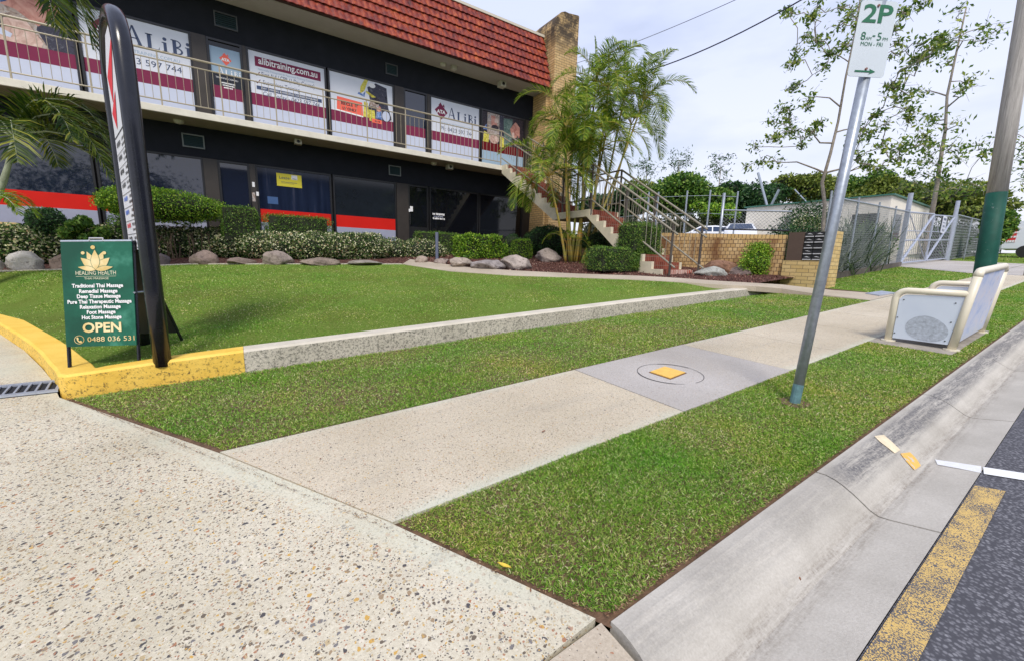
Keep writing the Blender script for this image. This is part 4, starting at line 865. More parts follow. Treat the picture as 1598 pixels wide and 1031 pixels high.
S.text('0488 036 531', *U(438, 817), 52 * fy, 0, width=354 * fx, k=.001)
S.build('lettering', [M_gold, M_whitet, M_dkgreen, mat('pale_gold_lettering', (.68, .66, .48), .5)], ab)
for a, b, ft in ((TL, BL_, fl), (TR, BR_, fr)):
    d = (a - b).normalized(); foot = b - d * ((b.z - (zl0 if ft is fl else zr0)) / d.z); MB().tube([a - nn * .02, foot - nn * .02], .012, 6).build('leg', M_blk, ab)
MB().tube([TL - nn * .01, TR - nn * .01], .012, 6).build('top_bar', M_galv, ab)
rb = back * .52; T2, T3 = TL + back * .03, TR + back * .03; B2 = Vector((BL_.x, BL_.y, BL_.z)) + rb * 1.0; B3 = Vector((BR_.x, BR_.y, BR_.z)) + rb
MB().prism([T2, B2, B3, T3], back * .01).build('rear_panel', mat('grey_back_panel', (.03, .035, .04), .5), ab)
for a, b in ((T2, B2), (T3, B3)): d = (b - a).normalized(); MB().tube([a, b + d * .09], .012, 6).build('leg', M_blk, ab)
md = (TR + BR_) / 2; MB().tube([md, (T3 + B3) / 2], .008, 5).build('stay', M_galv, ab)
cH = (TL + TR) / 2; MB().tube([cH - un * .045, cH - un * .045 + vn * .022, cH + un * .045 + vn * .022, cH + un * .045], .006, 6).build('handle', mat('silver_handle', (.6, .6, .62), .3, metal=.6), ab)

# tall hoop-shaped directory sign
pb = Vector((-.557, 4.03, 0)); pb.z = float(lawnz(pb.x, pb.y)) - .02; hd = Vector((-.252, .967, 0)).normalized(); WID = .86
HT = 2.57
hoop = []; R_ = WID / 2
for zz in (0, .6, 1.2, 1.7): hoop.append(pb + Vector((0, 0, zz)))
zc = HT - R_
for a in range(15, 180, 15): t = radians(a); hoop.append(pb + hd * (R_ - R_ * cos(t)) + Vector((0, 0, zc + R_ * sin(t))))
for zz in (zc, 1.6, 1.2, .6, 0): hoop.append(pb + hd * WID + Vector((0, 0, zz)))
ds = thing('directory_sign', tuple(pb), 'tall black hoop-framed directory sign seen nearly edge-on beside the green sandwich board', 'sign')
MB().tube(hoop, .056, 18).build('hoop_frame', M_blk, ds, smooth=True)
side = Vector((hd.y, -hd.x, 0)); side = side if side.dot(Vector((-1, -.2, 0))) > 0 else -side
z0p, z1p = .88, zc + .14
pn = [pb + hd * .085 + Vector((0, 0, z0p)), pb + hd * (WID - .085) + Vector((0, 0, z0p)), pb + hd * (WID - .085) + Vector((0, 0, z1p)), pb + hd * (WID / 2 + .12) + Vector((0, 0, zc + R_ - .1)), pb + hd * (WID / 2 - .12) + Vector((0, 0, zc + R_ - .1)), pb + hd * .085 + Vector((0, 0, z1p))]
pn = [p - side * .03 for p in pn]
MB().prism(pn, side * .06).build('panel', mat('directory_white_face', (.72, .74, .80), .45, var=.04, vscale=6), ds)
c0 = pb + hd * (WID / 2) + side * .03; S = Sheet(c0, -hd, (0, 0, 1), .002)
if S.n.dot(side) < 0: S = Sheet(c0, hd, (0, 0, 1), .002)
S.rect(-.33, .33, 1.76, 1.77, 1); S.poly([(-.28, 2.22), (.25, 2.38), (-.15, 2.0)], 0, .001); S.poly([(-.28, 1.95), (.05, 2.05), (-.1, 1.8)], 0, .001)
rows = [('SUITE DIRECTORY', 1), ('1  MEDICAL', 1), ('2  TRAINING', 1), ('3  MASSAGE', 1), ('4  TO LEASE', 1), ('5  PHYSIO', 2), ('6  DENTAL', 2), ('7  OFFICE', 0), ('8  STORE', 1)]
rows = [('ALiBi', 1), ('TRAINING', 1), ('HEALING HEALTH', 1), ('THAI MASSAGE', 1), ('OPEN', 2), ('0488 036 531', 2), ('ALiBi', 0), ('0423 597 744', 1)]
for i, (t, mi) in enumerate(rows):
    y = 1.69 - i * .105; S.marks(-.26, -.04, y + .012, .038, mi, .001, .2, i); S.marks(.04 + .03 * (i % 3), .27, y + .015, .026, 1, .001, .3, i + 9); S.marks(.04, .22, y - .025, .022, 1, .001, .3, i + 19); S.rect(-.33, .33, y - .060, y - .056, 1, .001)
S.build('lettering', [mat('red_print', (.7, .03, .05), .5), mat('black_print', (.02, .02, .025), .5), mat('blue_print', (.05, .15, .6), .5)], ds)

# 2P parking sign
pp = onP1(1240, 628); top = atY(1350, 118, pp[1] - .02); ptv = Vector(pp); tv = Vector(top); axis = (tv - ptv).normalized()
ps = thing('parking_sign', tuple(pp), 'white and green 2P parking sign on a leaning galvanised post in the grass strip', 'parking sign')
MB().tube([ptv - axis * .1, tv + axis * .52], .0305, 14).build('post', M_galv, ps, smooth=True)
MB().tube([ptv - axis * .02, ptv + axis * .13], .0312, 14).build('painted_base', mat('green_base_paint', (.10, .20, .22), .6, var=.3, vscale=20), ps)
mb_ = MB(); rs_ = [(ptv.x + (.075 + .03 * random.random()) * cos(2 * pi * i / 14), ptv.y + (.075 + .03 * random.random()) * sin(2 * pi * i / 14)) for i in range(14)]
struct(mb_.poly([(x, y, P1(x, y) + .004) for x, y in rs_]).build('soil', M_soil))
nS = Vector((-.555, -.83, 0.08)).normalized(); P0 = tv + nS * .036
c4 = [pxat(*q, nS, P0) for q in ((1322, 119), (1378.5, 122), (1404, -2), (1346, -5))]
us = (c4[1] - c4[0]).normalized(); vs_ = nS.cross(us).normalized(); vs_ = vs_ if vs_.z > 0 else -vs_
us = vs_.cross(nS).normalized(); us = us if us.dot(c4[1] - c4[0]) > 0 else -us
w_ = (c4[1] - c4[0]).length * 1.0; upv = ((c4[3] - c4[0]) + (c4[2] - c4[1])) / 2; upv = upv / upv.length; hS = .44
o0 = c4[0]; corners = []
for cx, cy, a0 in ((.018, .018, 180), (w_ - .018, .018, 270), (w_ - .018, hS - .018, 0), (.018, hS - .018, 90)):
    for a in (0, 30, 60, 90): t = radians(a0 + a); corners.append(o0 + us * (cx + .018 * cos(t)) + upv * (cy + .018 * sin(t)))
MB().prism(corners, -nS * .003).build('sign_plate', mat('white_sign_face', (.58, .64, .70), .4, var=.03, vscale=4), ps)
S = Sheet(o0, us, upv, .0015); S.n = nS; S.v = upv
px_per = w_ / 56.0
S.text('2P', w_ * .50, .365, .145, 0, bold=.0028, width=w_ * .80, k=.001); S.text('8', w_ * .22, .235, .066, 0, k=.001); S.text('AM', w_ * .37, .222, .026, 0, k=.001); S.text('-', w_ * .51, .237, .06, 0, bold=.001, k=.001)
S.text('5', w_ * .66, .235, .066, 0, k=.001); S.text('PM', w_ * .83, .222, .026, 0, k=.001); S.text('MON - FRI', w_ * .49, .190, .033, 0, width=w_ * .60, k=.001)
S.rect(w_ * .17, w_ * .62, .026, .036, 0, .001); S.poly([(w_ * .55, .014), (w_ * .74, .031), (w_ * .55, .048), (w_ * .62, .031)], 0, .0012)
S.build('lettering', [M_grn], ps)
for yy in (.045, .41):
    p = o0 + us * (w_ * .47) + upv * yy; MB().tube([p, p + nS * .008], .007, 8).build('bolt', mat('rusty_bolt', (.22, .10, .08), .6), ps)

# timber power pole
pl = Vector((11.3, 0, 0)); a = atX(1536, 424, 11.3); b = atX(1580, 150, 11.35); dd = Vector(b) - Vector(a); dd = dd / dd.z
base = Vector(a) + dd * (P1(11.3, 1.2) - a[2] - .1); topz = 8.6; tp = base + dd * topz
M_wood, k = newmat('grey_timber', .85, .2); mp = k.n('ShaderNodeMapping'); mp.inputs['Scale'].default_value = (14, 14, .6); k.l(k.tc.outputs['Object'], mp.inputs[0])
k.col(k.ramp(k.noise(2.0, 7, .75, mp.outputs[0]), [(.3, (.25, .235, .22)), (.5, (.44, .415, .395)), (.72, (.60, .575, .55))])); k.bump(k.noise(3, 6, .7, mp.outputs[0]), .8, .02)
M_gp, k = newmat('worn_green_pole_paint', .6, .3); c = k.ramp(k.noise(3, 4, .6), [(.3, (.004, .05, .035)), (.7, (.010, .09, .065))]); k.col(k.mix(k.ramp(k.noise(9, 6, .75), [(.62, (0, 0, 0)), (.68, (.8, .8, .8))]), c, (.30, .34, .33)))
pw = thing('power_pole', tuple(base), 'grey timber power pole with a green painted base behind the bench', 'power pole')
def pol(t): return base + dd * t
zg = None
for tt in [i * .02 for i in range(100, 400)]:
    p = pol(tt); v_ = _M @ (np.array(p) - _C)
    if 515.5 + _F * v_[1] / v_[2] < 327: zg = tt; break
zg = zg or 2.4
MB().tube([pol(t) for t in (-.3, .5, 1, zg)], [.142, .139, .136, .134], 20).build('painted_base', M_gp, pw, smooth=True)
MB().tube([pol(t) for t in (zg - .05, 3.5, 5, 7, topz)], [.130, .127, .122, .115, .11], 20).build('shaft', M_wood, pw, smooth=True)
off = Vector((.83, -.557, 0)) * .152
cd = MB().tube([pol(t) + off * (1 - .03 * t) for t in (0, 2, 4, 6, 8)], .028, 10).build('conduit', M_galv, pw, smooth=True)
MB().tube([pol(4.0) + off * .88, pol(4.12) + off * .88], .031, 10).build('red_band', mat('red_band', (.6, .12, .08), .5), cd)
MB().box(tp.x - .05, tp.x + .05, tp.y - 1.1, tp.y + 1.1, tp.z - .35, tp.z - .23).build('crossarm', M_wood, pw)
# overhead cables
def solvez(px, py, x, y): pass
def cable(a, qpx, name, r, label, m_, sag=.25):
    a = Vector(a); ph = Vector((11.3, 1.5, 0))
    best = None
    for i in range(300):
        zt_ = 4 + i * .02; b_ = Vector((tp.x, tp.y, zt_))
        for t in [j * .02 for j in range(10, 50)]:
            p = a + (b_ - a) * t - Vector((0, 0, sag * 4 * t * (1 - t))); v_ = _M @ (np.array(p) - _C)
            if v_[2] < .1: continue
            e_ = math.hypot(799 + _F * v_[0] / v_[2] - qpx[0], 515.5 + _F * v_[1] / v_[2] - qpx[1])
            if best is None or e_ < best[0]: best = (e_, zt_)
    b_ = Vector((tp.x, tp.y, best[1])); pts = [a + (b_ - a) * (i / 24) - Vector((0, 0, sag * 4 * (i / 24) * (1 - i / 24))) for i in range(25)]
    o = MB().tube(pts, r, 6).build(name, m_, smooth=True); tag(o, label, 'cable'); return best
cable((11.1, 13.0, 7.85), (1260, 0), 'overhead_cable', .016, 'thick dark service cable running from the brick wing wall up over the palms', mat('cable_sheath', (.03, .03, .06), .5), .95)
cable((11.1, 13.6, 8.6), (1153, 0), 'overhead_cable', .008, 'thin grey wire above the thicker cable in the sky', mat('thin_wire', (.14, .14, .2), .5), .3)

# bus-stop style bench with advertising panels
M_bcream = mat('cream_tube_paint', (.76, .70, .56), .35, var=.05, vscale=6); M_bpan, k = newmat('faded_white_panel', .4, .4)
k.col(k.mix(k.ramp(k.noise(2.4, 3, .5), [(.4, (0, 0, 0)), (.7, (.35, .35, .35))]), (.62, .68, .78), (.45, .52, .66)))
M_adv, k = newmat('peeling_poster', .45, .4); mp = k.n('ShaderNodeMapping'); mp.inputs['Scale'].default_value = (1.2, 1, 2.2); k.l(k.tc.outputs['Object'], mp.inputs[0])
c = k.ramp(k.noise(3.2, 6, .6, mp.outputs[0]), [(.3, (.38, .48, .74)), (.5, (.58, .63, .80)), (.66, (.66, .66, .76)), (.76, (.30, .18, .26))]); k.col(c)
bx0, bx1, yf, yb_ = 5.87, 7.28, 1.33, .845
bz = lambda x, y: P1(x, y)
bn = thing('bench', (6.5, 1.1, bz(6.5, 1.1)), 'cream tube-framed street bench with faded white advertising panels on a concrete pad', 'bench')
struct(MB().prism([(5.62, .80, bz(5.62, .8) + .003), (7.5, .80, bz(7.5, .8) + .003), (7.5, 1.432, bz(7.5, 1.43) + .003), (5.62, 1.432, bz(5.62, 1.43) + .003)], (0, 0, -.1)).build('bench_pad', mat('weathered_pad_concrete', (.30, .27, .23), .9, var=.3, vscale=8)))
def arc(c_, r, a0, a1, n, plane='yz'): return [(c_[0], c_[1] + r * cos(radians(a0 + (a1 - a0) * i / n)), c_[2] + r * sin(radians(a0 + (a1 - a0) * i / n))) for i in range(n + 1)]
lean = .07
for X in (bx0, bx1):
    zb_ = bz(X, 1.1); ah = .555; bh = .745; r = .09
    arm = [(X, yf, zb_ + .0)] + [(X, yf, zb_ + ah - r)] + arc((X, yf - r, zb_ + ah - r), r, 0, 90, 5)[1:] + [(X, yb_ - lean * (ah / bh), zb_ + ah)]
    fo = MB().tube(arm, .032, 10).build('arm_frame', M_bcream, bn, smooth=True)
    MB().tube([(X, yb_, zb_), (X, yb_ - lean * .5, zb_ + bh * .5), (X, yb_ - lean, zb_ + bh - .02)], .034, 10).build('back_post', M_bcream, bn, smooth=True)
    for yy in (yf, yb_): MB().tube([(X, yy, bz(X, yy) - .005), (X, yy, bz(X, yy) + .014)], .062, 12).build('foot_flange', M_bcream, bn)
    pts = [(X, yf - .034, zb_ + .045)] + [(X, yf - .034, zb_ + ah - r)] + [(X, y_, z_) for _, y_, z_ in arc((X, yf - r - .01, zb_ + ah - r - .01), r - .03, 0, 90, 5)[1:]] + [(X, yb_ - lean * .72 + .03, zb_ + ah - .034), (X, yb_ + .03, zb_ + .045)]
    pn = MB().prism([(p[0] - .012, p[1], p[2]) for p in pts], (.02, 0, 0)).build('end_panel', M_bpan, bn)
    if X == bx0:
        blob = [(X - .0135, 1.08 + .15 * cos(t) * (1.15 if cos(t) < 0 else 1.0) - .02, zb_ + .185 + .135 * sin(t) * (.95 if sin(t) > 0 else .95) - .03 * (cos(t) < 0) * abs(cos(t))) for t in [2 * pi * i / 26 for i in range(26)]]
        MB().poly(blob[::-1]).build('scuffed_patch', mat('scuffed_grey', (.40, .44, .51), .7, var=.3, vscale=40, detail=8), pn)
        for yy, zz in ((1.26, .46), (1.285, .27), (1.285, .10), (.88, .46), (.885, .27), (.90, .08)): MB().tube([(X - .013, yy, zb_ + zz), (X - .017, yy, zb_ + zz)], .006, 8).build('bolt', M_black, pn)
zA, zB = bz(bx0, 1.1), bz(bx1, 1.1)
tr = [(bx0, yb_ - lean, zA + .72), (bx0 + .015, yb_ - lean, zA + .755), (bx0 + .06, yb_ - lean, zA + .775), (bx1 - .06, yb_ - lean, zB + .775), (bx1 - .015, yb_ - lean, zB + .755), (bx1, yb_ - lean, zB + .72)]
MB().tube(tr, .036, 10).build('top_rail', M_bcream, bn, smooth=True)
bp_ = [(bx0 + .03, yb_ - .012, zA + .05), (bx1 - .03, yb_ - .012, zB + .05), (bx1 - .03, yb_ - lean - .012, zB + .74), (bx0 + .03, yb_ - lean - .012, zA + .74)]
MB().prism(bp_, (0, .022, 0)).build('back_panel', M_adv, bn)
MB().prism([(bx0 + .03, yf - .03, zA + .41), (bx1 - .03, yf - .03, zB + .41), (bx1 - .03, yb_ + .02, zB + .40), (bx0 + .03, yb_ + .02, zA + .40)], (0, 0, -.03)).build('seat', mat('seat_board', (.35, .30, .28), .6, var=.15, vscale=9), bn)

# brick letterbox pier
M_lb = brickmat('buff_brick', (.64, .46, .19), (.76, .58, .28), (.30, .22, .12), 'XY', bw=.26, bh=.088)
lx = 11.2; lt = thing('letterbox_pier', (lx, 4.2, P1(lx, 4.2)), 'buff brick letterbox pier with dark metal letterbox slots beside the path', 'letterbox')
MB().box(lx, lx + .42, 3.93, 4.74, .45, 1.25).build('brick_base', M_lb, lt); MB().box(lx, lx + .44, 3.74, 3.928, .45, 1.92).build('brick_column', M_lb, lt)
mb = MB().box(lx + .015, lx + .5, 4.35, 4.69, 1.253, 1.92).build('brown_panel', mat('brown_ribbed_metal', (.10, .065, .05), .5, var=.1, vscale=3), lt)
M_lbb = mat('letterbox_black', (.015, .015, .018), .4); M_lbw = mat('letterbox_label', (.55, .55, .58), .5)
for r in range(5):
    for c_ in range(2):
        y0_ = 3.945 + c_ * .20; z0_ = 1.255 + r * .133
        o = MB().box(lx + .005 + .01 * random.random(), lx + .4, y0_, y0_ + .19, z0_, z0_ + .125).build('letterbox', M_lbb, lt)
        MB().box(lx - .012, lx + .004, y0_ + .01, y0_ + .18, z0_ + .014, z0_ + .034).build('flap', M_lbw, o)
        if random.random() < .75: MB().prism([(lx - .002, y0_ + .03, z0_ + .07), (lx - .002, y0_ + .15, z0_ + .075 + .02 * random.random()), (lx - .002, y0_ + .10, z0_ + .10)], (-.004, 0, 0)).build('paper', M_lbw, o)
o = MB().box(lx + .02, lx + .3, 3.96, 4.06, 1.13, 1.252).build('slot', M_lbb, lt)

# retaining brick wall with chain link on top
A_ = Vector((11.28, 4.76, 0)); B_ = Vector((9.9, 9.3, 0)); dw = (A_ - B_).normalized(); L_ = (A_ - B_).length
rw = thing('retaining_wall', tuple((A_ + B_) / 2), 'stained yellow brick retaining wall behind the stairs', 'wall')
nw = Vector((-dw.y, dw.x, 0)); nw = nw if nw.x > 0 else -nw
zt0, zt1 = 2.05, 1.87
MB().box(9.9, 10.04, 9.3, 13.0, .3, 2.04).build('brickwork', M_brkdirty, rw)
MB().prism([(B_.x, B_.y, .3), (A_.x, A_.y, .3), (A_.x, A_.y, zt1 - .10), (B_.x, B_.y, zt0 - .10)], nw * .22).build('brickwork', M_brkdirty, rw)
MB().prism([(B_.x, B_.y, zt0 - .098), (A_.x, A_.y, zt1 - .098), (A_.x, A_.y, zt1), (B_.x, B_.y, zt0)], nw * .23 ).build('coping', brickmat('soldier_brick', (.60, .40, .16), (.74, .52, .26), (.12, .08, .05), 'Y', bw=.085, bh=.4, offset=0), rw)
def chainlink(name, P, zb0, zt_, M_, parent, sp=.09, r=.0032):
    """diamond wire between two points; zb0, zt_ give bottom and top at each end"""
    a, b = Vector(P[0]), Vector(P[1]); L = (b - a).length; d = (b - a) / L; mb = MB(); H = zt_[0] - zb0[0]
    n_ = Vector((-d.y, d.x, 0)) * .006
    for sgn in (1, -1):
        t = -H
        while t < L:
            s0, s1 = (t, t + H) if sgn == 1 else (t + H, t); h0, h1 = 0., 1.
            pts = []
            for s_, h_ in ((s0, 0.), (s1, 1.)): pts.append([s_, h_])
            # clip to [0, L]
            (sa, ha), (sb, hb_) = pts
            if sb != sa:
                def at(s_): return ha + (hb_ - ha) * (s_ - sa) / (sb - sa)
                lo_, hi_ = max(0, min(sa, sb)), min(L, max(sa, sb))
                if hi_ > lo_ + .02:
                    q = []
                    for s_ in (lo_, hi_):
                        f_ = s_ / L; hz = at(s_); p = a + d * s_; q.append(Vector((p.x, p.y, (zb0[0] * (1 - f_) + zb0[1] * f_) + hz * ((zt_[0] - zb0[0]) * (1 - f_) + (zt_[1] - zb0[1]) * f_))) + n_ * sgn)
                    mb.tube(q, r, 3, cap=False)
            t += sp
    return mb.build(name, M_, parent)
M_mesh = mat('galvanised_mesh', (.28, .30, .33), .5, metal=.4)
ft = thing('wall_top_fence', (10.6, 6, 2), 'low chain link fence standing on top of the brick retaining wall', 'fence')
W0 = Vector((10.95, 6.28, 0)); W1 = Vector((11.42, 4.78, 0))
MB().tube([(W0.x, W0.y, 1.0), (W0.x - .0, W0.y, 3.0)], .035, 10).build('post', M_galv, ft, smooth=True)
MB().tube([(W0.x, W0.y, 2.56), (W1.x, W1.y, 2.44)], .02, 8).build('top_rail', M_galv, ft); MB().tube([(W0.x, W0.y, 2.06), (W1.x, W1.y, 1.98)], .02, 8).build('bottom_rail', M_blk, ft)
chainlink('mesh', [W0, W1], (2.06, 1.98), (2.56, 2.44), M_mesh, ft)
# tall chain link fence along the verge
F0, F1 = Vector((12.75, 4.42, 0)), Vector((23.1, 5.25, 0)); cf = thing('chain_link_fence', (17, 4.8, P1(17, 4.8)), 'tall chain link fence with a dark timber plinth between the letterboxes and the gate', 'fence')
def fz(p): return P1(p.x, p.y)
MB().prism([(F0.x, F0.y, fz(F0) - .2), (F1.x, F1.y, fz(F1) - .2), (F1.x, F1.y, fz(F1) + .16), (F0.x, F0.y, fz(F0) + .16)], (0, .12, 0)).build('plinth', mat('dark_plinth', (.12, .10, .09), .9, var=.3, vscale=6), cf)
MB().tube([F0 + Vector((0, .06, fz(F0) + 2.16)), F1 + Vector((0, .06, fz(F1) + 2.2))], .026, 8).build('top_rail', M_galv, cf)
for i in range(5):
    p = F0 + (F1 - F0) * (i / 4) + Vector((0, .06, 0)); MB().tube([(p.x, p.y, fz(p)), (p.x, p.y, fz(p) + 2.3)], .028, 8).build('post', M_galv, cf)
chainlink('mesh', [F0 + Vector((0, .06, 0)), F1 + Vector((0, .06, 0))], (fz(F0) + .12, fz(F1) + .12), (fz(F0) + 2.15, fz(F1) + 2.19), M_mesh, cf, sp=.13, r=.004)
F2, F3 = Vector((31.6, 5.35, 0)), Vector((56, 6.4, 0)); cf2 = thing('chain_link_fence', (40, 5.8, P1(40, 5.8)), 'farther chain link fence with pale posts to the right of the gate', 'fence')
MB().tube([F2 + Vector((0, 0, fz(F2) + 2.35)), F3 + Vector((0, 0, fz(F3) + 2.2))], .035, 8).build('top_rail', M_galv, cf2)
for i in range(6):
    p = F2 + (F3 - F2) * (i / 5); MB().tube([(p.x, p.y, fz(p) - .1), (p.x, p.y, fz(p) + 2.3)], .04, 8).build('post', M_galv, cf2)
chainlink('mesh', [F2, F3], (fz(F2), fz(F3)), (fz(F2) + 2.3, fz(F3) + 2.2), M_mesh, cf2, sp=.3, r=.007)
# double gate
gt = thing('double_gate', (27, 5.4, P1(27, 5.4)), 'galvanised double vehicle gate with diagonal braces and a small notice', 'gate')
G0, G1 = Vector((23.25, 5.4, 0)), Vector((31.4, 5.4, 0)); GM = (G0 + G1) / 2
M_gate = mat('gate_steel', (.42, .46, .56), .45, metal=.35, var=.12, vscale=8)
for p, h in ((G0, 2.95), (G1, 3.05)): MB().tube([(p.x, p.y, fz(p) - .1), (p.x, p.y, fz(p) + h)], .085, 12).build('gate_post', M_gate, gt)
def gp(f, h): x = G0.x + (G1.x - G0.x) * f; return Vector((x, 5.4, P1(x, 5.4) + h))
for f0, f1 in ((.03, .495), (.505, .97)):
    lf = MB().tube([gp(f0, .1), gp(f0, 2.2), gp(f1, 2.25), gp(f1, .1), gp(f0, .1)], .04, 8).build('gate_leaf', M_gate, gt)
    MB().tube([gp(f0, 1.05), gp(f1, 1.05)], .03, 8).build('mid_rail', M_gate, lf); MB().tube([gp(f0, 1.45), gp(f1, 1.45)], .02, 8).build('mid_rail', M_gate, lf)
    MB().tube([gp(f0, .1), gp(f1, 2.22)], .05, 8).build('brace', M_gate, lf); MB().tube([gp(f0, 2.2), gp(f1, .1)], .018, 6).build('brace', M_gate, lf)
    chainlink('mesh', [gp(f0, 0) * 1, gp(f1, 0) * 1], (gp(f0, 0).z + .1, gp(f1, 0).z + .1), (gp(f0, 0).z + 2.2, gp(f1, 0).z + 2.2), M_mesh, lf, sp=.3, r=.006)
p = gp(.72, 1.55); MB().box(p.x - .35, p.x + .35, 5.33, 5.35, p.z - .15, p.z + .65).build('notice', M_vwhite, gt)
S = Sheet((p.x, 5.329, p.z + .25), (1, 0, 0), (0, 0, 1), .004); S.marks(-.25, .25, .25, .12, 0); S.marks(-.25, .2, .08, .05, 0, seed=2); S.marks(-.22, .22, -.08, .14, 0, seed=3); S.marks(-.2, .2, -.27, .14, 0, seed=4); S.build('lettering', [M_navyt], gt)
for i in range(5):
    p = gp(.12 + .19 * i, 0); o = MB().tube([(p.x, 7.4, p.z - .2), (p.x, 7.4, p.z + .95)], .09, 10).build('bollard', M_gate, None); tag(o, ['first', 'second', 'middle', 'fourth', 'last'][i] + ' grey bollard from the left in the row behind the double gate', 'bollard', 'bollards behind the gate')

# ============================================================ SMALL GROUND THINGS
gx0, gx1 = -2.6, -1.19
gr_ = thing('drain_grate', (-1.8, 4.3, P1(-1.8, 4.3)), 'grey steel trench drain grate across the driveway beside the yellow edging corner', 'drain grate')
def gq(fx_, fy_, dz): # quad from photo: grate runs slightly askew
    a = Vector((-1.22, 4.49, 0)); b = Vector((-1.17, 4.16, 0)); d = Vector((-.985, .17, 0)); p = a + (b - a) * fy_ + d * fx_; return (p.x, p.y, P1(p.x, p.y) + dz)
M_steel = mat('grate_steel', (.42, .46, .55), .4, metal=.4, var=.1, vscale=20)
MB().prism([gq(0, 0, .0045), gq(1.9, 0, .0045), gq(1.9, 1, .0045), gq(0, 1, .0045)], (0, 0, -.003)).build('trench', mat('trench_dark', (.012, .014, .02), .9), gr_)
fm = MB()
for a, b in ((0, .13), (.87, 1)): fm.prism([gq(0, a, .02), gq(1.9, a, .02), gq(1.9, b, .02), gq(0, b, .02)], (0, 0, -.014))
fm.prism([gq(0, .131, .02), gq(.02, .131, .02), gq(.02, .869, .02), gq(0, .869, .02)], (0, 0, -.014)); fm.build('frame', M_steel, gr_)
bm_ = MB()
for i in range(1, 34): x = .02 + i * .056; bm_.prism([gq(x - .013, .131, .018), gq(x, .131, .018), gq(x, .869, .018), gq(x - .013, .869, .018)], (0, 0, -.012))
bm_.build('bars', M_steel, gr_)
# access cover: scored ring and yellow lid in the grey slab
mhc = Vector((2.90, 1.96, 0)); cv = thing('access_cover', (2.9, 1.96, P1(2.9, 1.96)), 'yellow square access cover in a scored circle on the grey footpath slab', 'access cover')
ringm = MB(); n = 48
for i in range(n):
    t0, t1 = 2 * pi * i / n, 2 * pi * (i + 1) / n
    wv = .0022 + (.0028 if (t0 < 1.0 or 2.4 < t0 < 3.9) else 0); r0, r1 = .258 - wv, .258 + wv
    if 4.1 < t0 < 4.5: continue
    q = [(mhc.x + r * cos(t), mhc.y + r * sin(t)) for r, t in ((r0, t0), (r1, t0), (r1, t1), (r0, t1))]; ringm.poly([(x, y, P1(x, y) + .0045) for x, y in q])
ringm.build('scored_ring', mat('dark_groove', (.05, .05, .055), .9), cv)
sq = [onP1(*p) for p in ((1015, 581), (1037, 573), (1069, 582), (1046, 591))]
MB().prism([(p[0], p[1], p[2] + .012) for p in sq], (0, 0, -.008)).build('lid', mat('yellow_lid', (.78, .48, .10), .6, var=.12, vscale=20), cv)
sq2 = [(p - sum(sq) / 4) * 1.10 + sum(sq) / 4 for p in sq]; MB().prism([(p[0], p[1], p[2] + .005) for p in sq2], (0, 0, -.003)).build('rim', mat('rusty_rim', (.16, .08, .04), .9), cv)
# pit lid near the fence and another on the far grass
q = [onP1(*p) for p in ((1350, 460), (1375, 456), (1397, 459), (1372, 463))]
tag(MB().prism([(p[0], p[1], p[2] + .03) for p in q], (0, 0, -.03)).build('pit_lid', M_steel), 'pale grey pit lid in the grass edge left of the bench', 'pit lid')
M_leafy = mat('dry_yellow_leaf', (.62, .46, .05), .6, var=.2, vscale=60); M_leafb = mat('dry_brown_leaf', (.22, .10, .05), .7, var=.3, vscale=60)
def fallen(px, py, r, a, m_, label, z=.006):
    p = onP1(px, py); mb = MB(); n = 7; vs = []
    for s_ in (-1, 0, 1):
        for i in range(n):
            t = i / (n - 1); ww = r * .32 * sin(pi * t); vs.append((p[0] + cos(a) * (t - .5) * 2 * r - sin(a) * s_ * ww, p[1] + sin(a) * (t - .5) * 2 * r + cos(a) * s_ * ww, p[2] + z + abs(s_) * r * .12 + r * .15 * abs(t - .5)))
    fs = [(j * n + i, j * n + i + 1, (j + 1) * n + i + 1, (j + 1) * n + i) for j in range(2) for i in range(n - 1)]; tag(mb.add(vs, fs).build('fallen_leaf', m_), label, 'leaf')
fallen(787, 887, .026, 2.1, M_leafy, 'yellow fallen leaf at the edge of the grass beside the pebbled driveway', .012)
fallen(848, 674, .018, .3, M_leafb, 'thin dark twig-like leaf lying alone in the middle of the footpath slab')
fallen(500, 717, .010, 1.0, M_leafb, 'small brown leaf on the footpath close to the driveway joint')
fallen(828, 923, .009, 1.0, M_leafb, 'tiny dark leaf on the pebbled driveway below the yellow leaf')
fallen(1248, 905, .010, .5, M_leafb, 'small dark leaf lying in the gutter')

# ============================================================ PLANTS
G1 = [(0, (.025, .075, .012)), (.4, (.07, .17, .022)), (.75, (.15, .29, .035)), (1, (.34, .44, .09))]
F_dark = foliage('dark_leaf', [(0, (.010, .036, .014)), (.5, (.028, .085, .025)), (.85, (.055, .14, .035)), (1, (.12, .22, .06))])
F_mid = foliage('mid_leaf', G1)
F_bright = foliage('bright_leaf', [(0, (.05, .14, .010)), (.4, (.12, .28, .015)), (.75, (.26, .44, .03)), (1, (.48, .60, .08))])
F_flower = foliage('variegated_leaf', [(0, (.02, .05, .015)), (.35, (.05, .12, .022)), (.56, (.11, .20, .04)), (.66, (.24, .32, .08)), (.72, (.66, .66, .34)), (.94, (.86, .83, .60)), (1, (.60, .34, .16))])
F_gum = foliage('gum_leaf', [(0, (.04, .09, .015)), (.45, (.10, .19, .025)), (.8, (.24, .34, .05)), (1, (.46, .50, .10))], .45, .45)
F_olive = foliage('olive_leaf', [(0, (.04, .07, .012)), (.4, (.11, .16, .02)), (.8, (.22, .28, .04)), (1, (.40, .42, .10))])
F_palm = foliage('palm_leaflet', [(0, (.04, .10, .010)), (.35, (.12, .22, .018)), (.7, (.26, .38, .03)), (1, (.52, .56, .08))], .4, .45)
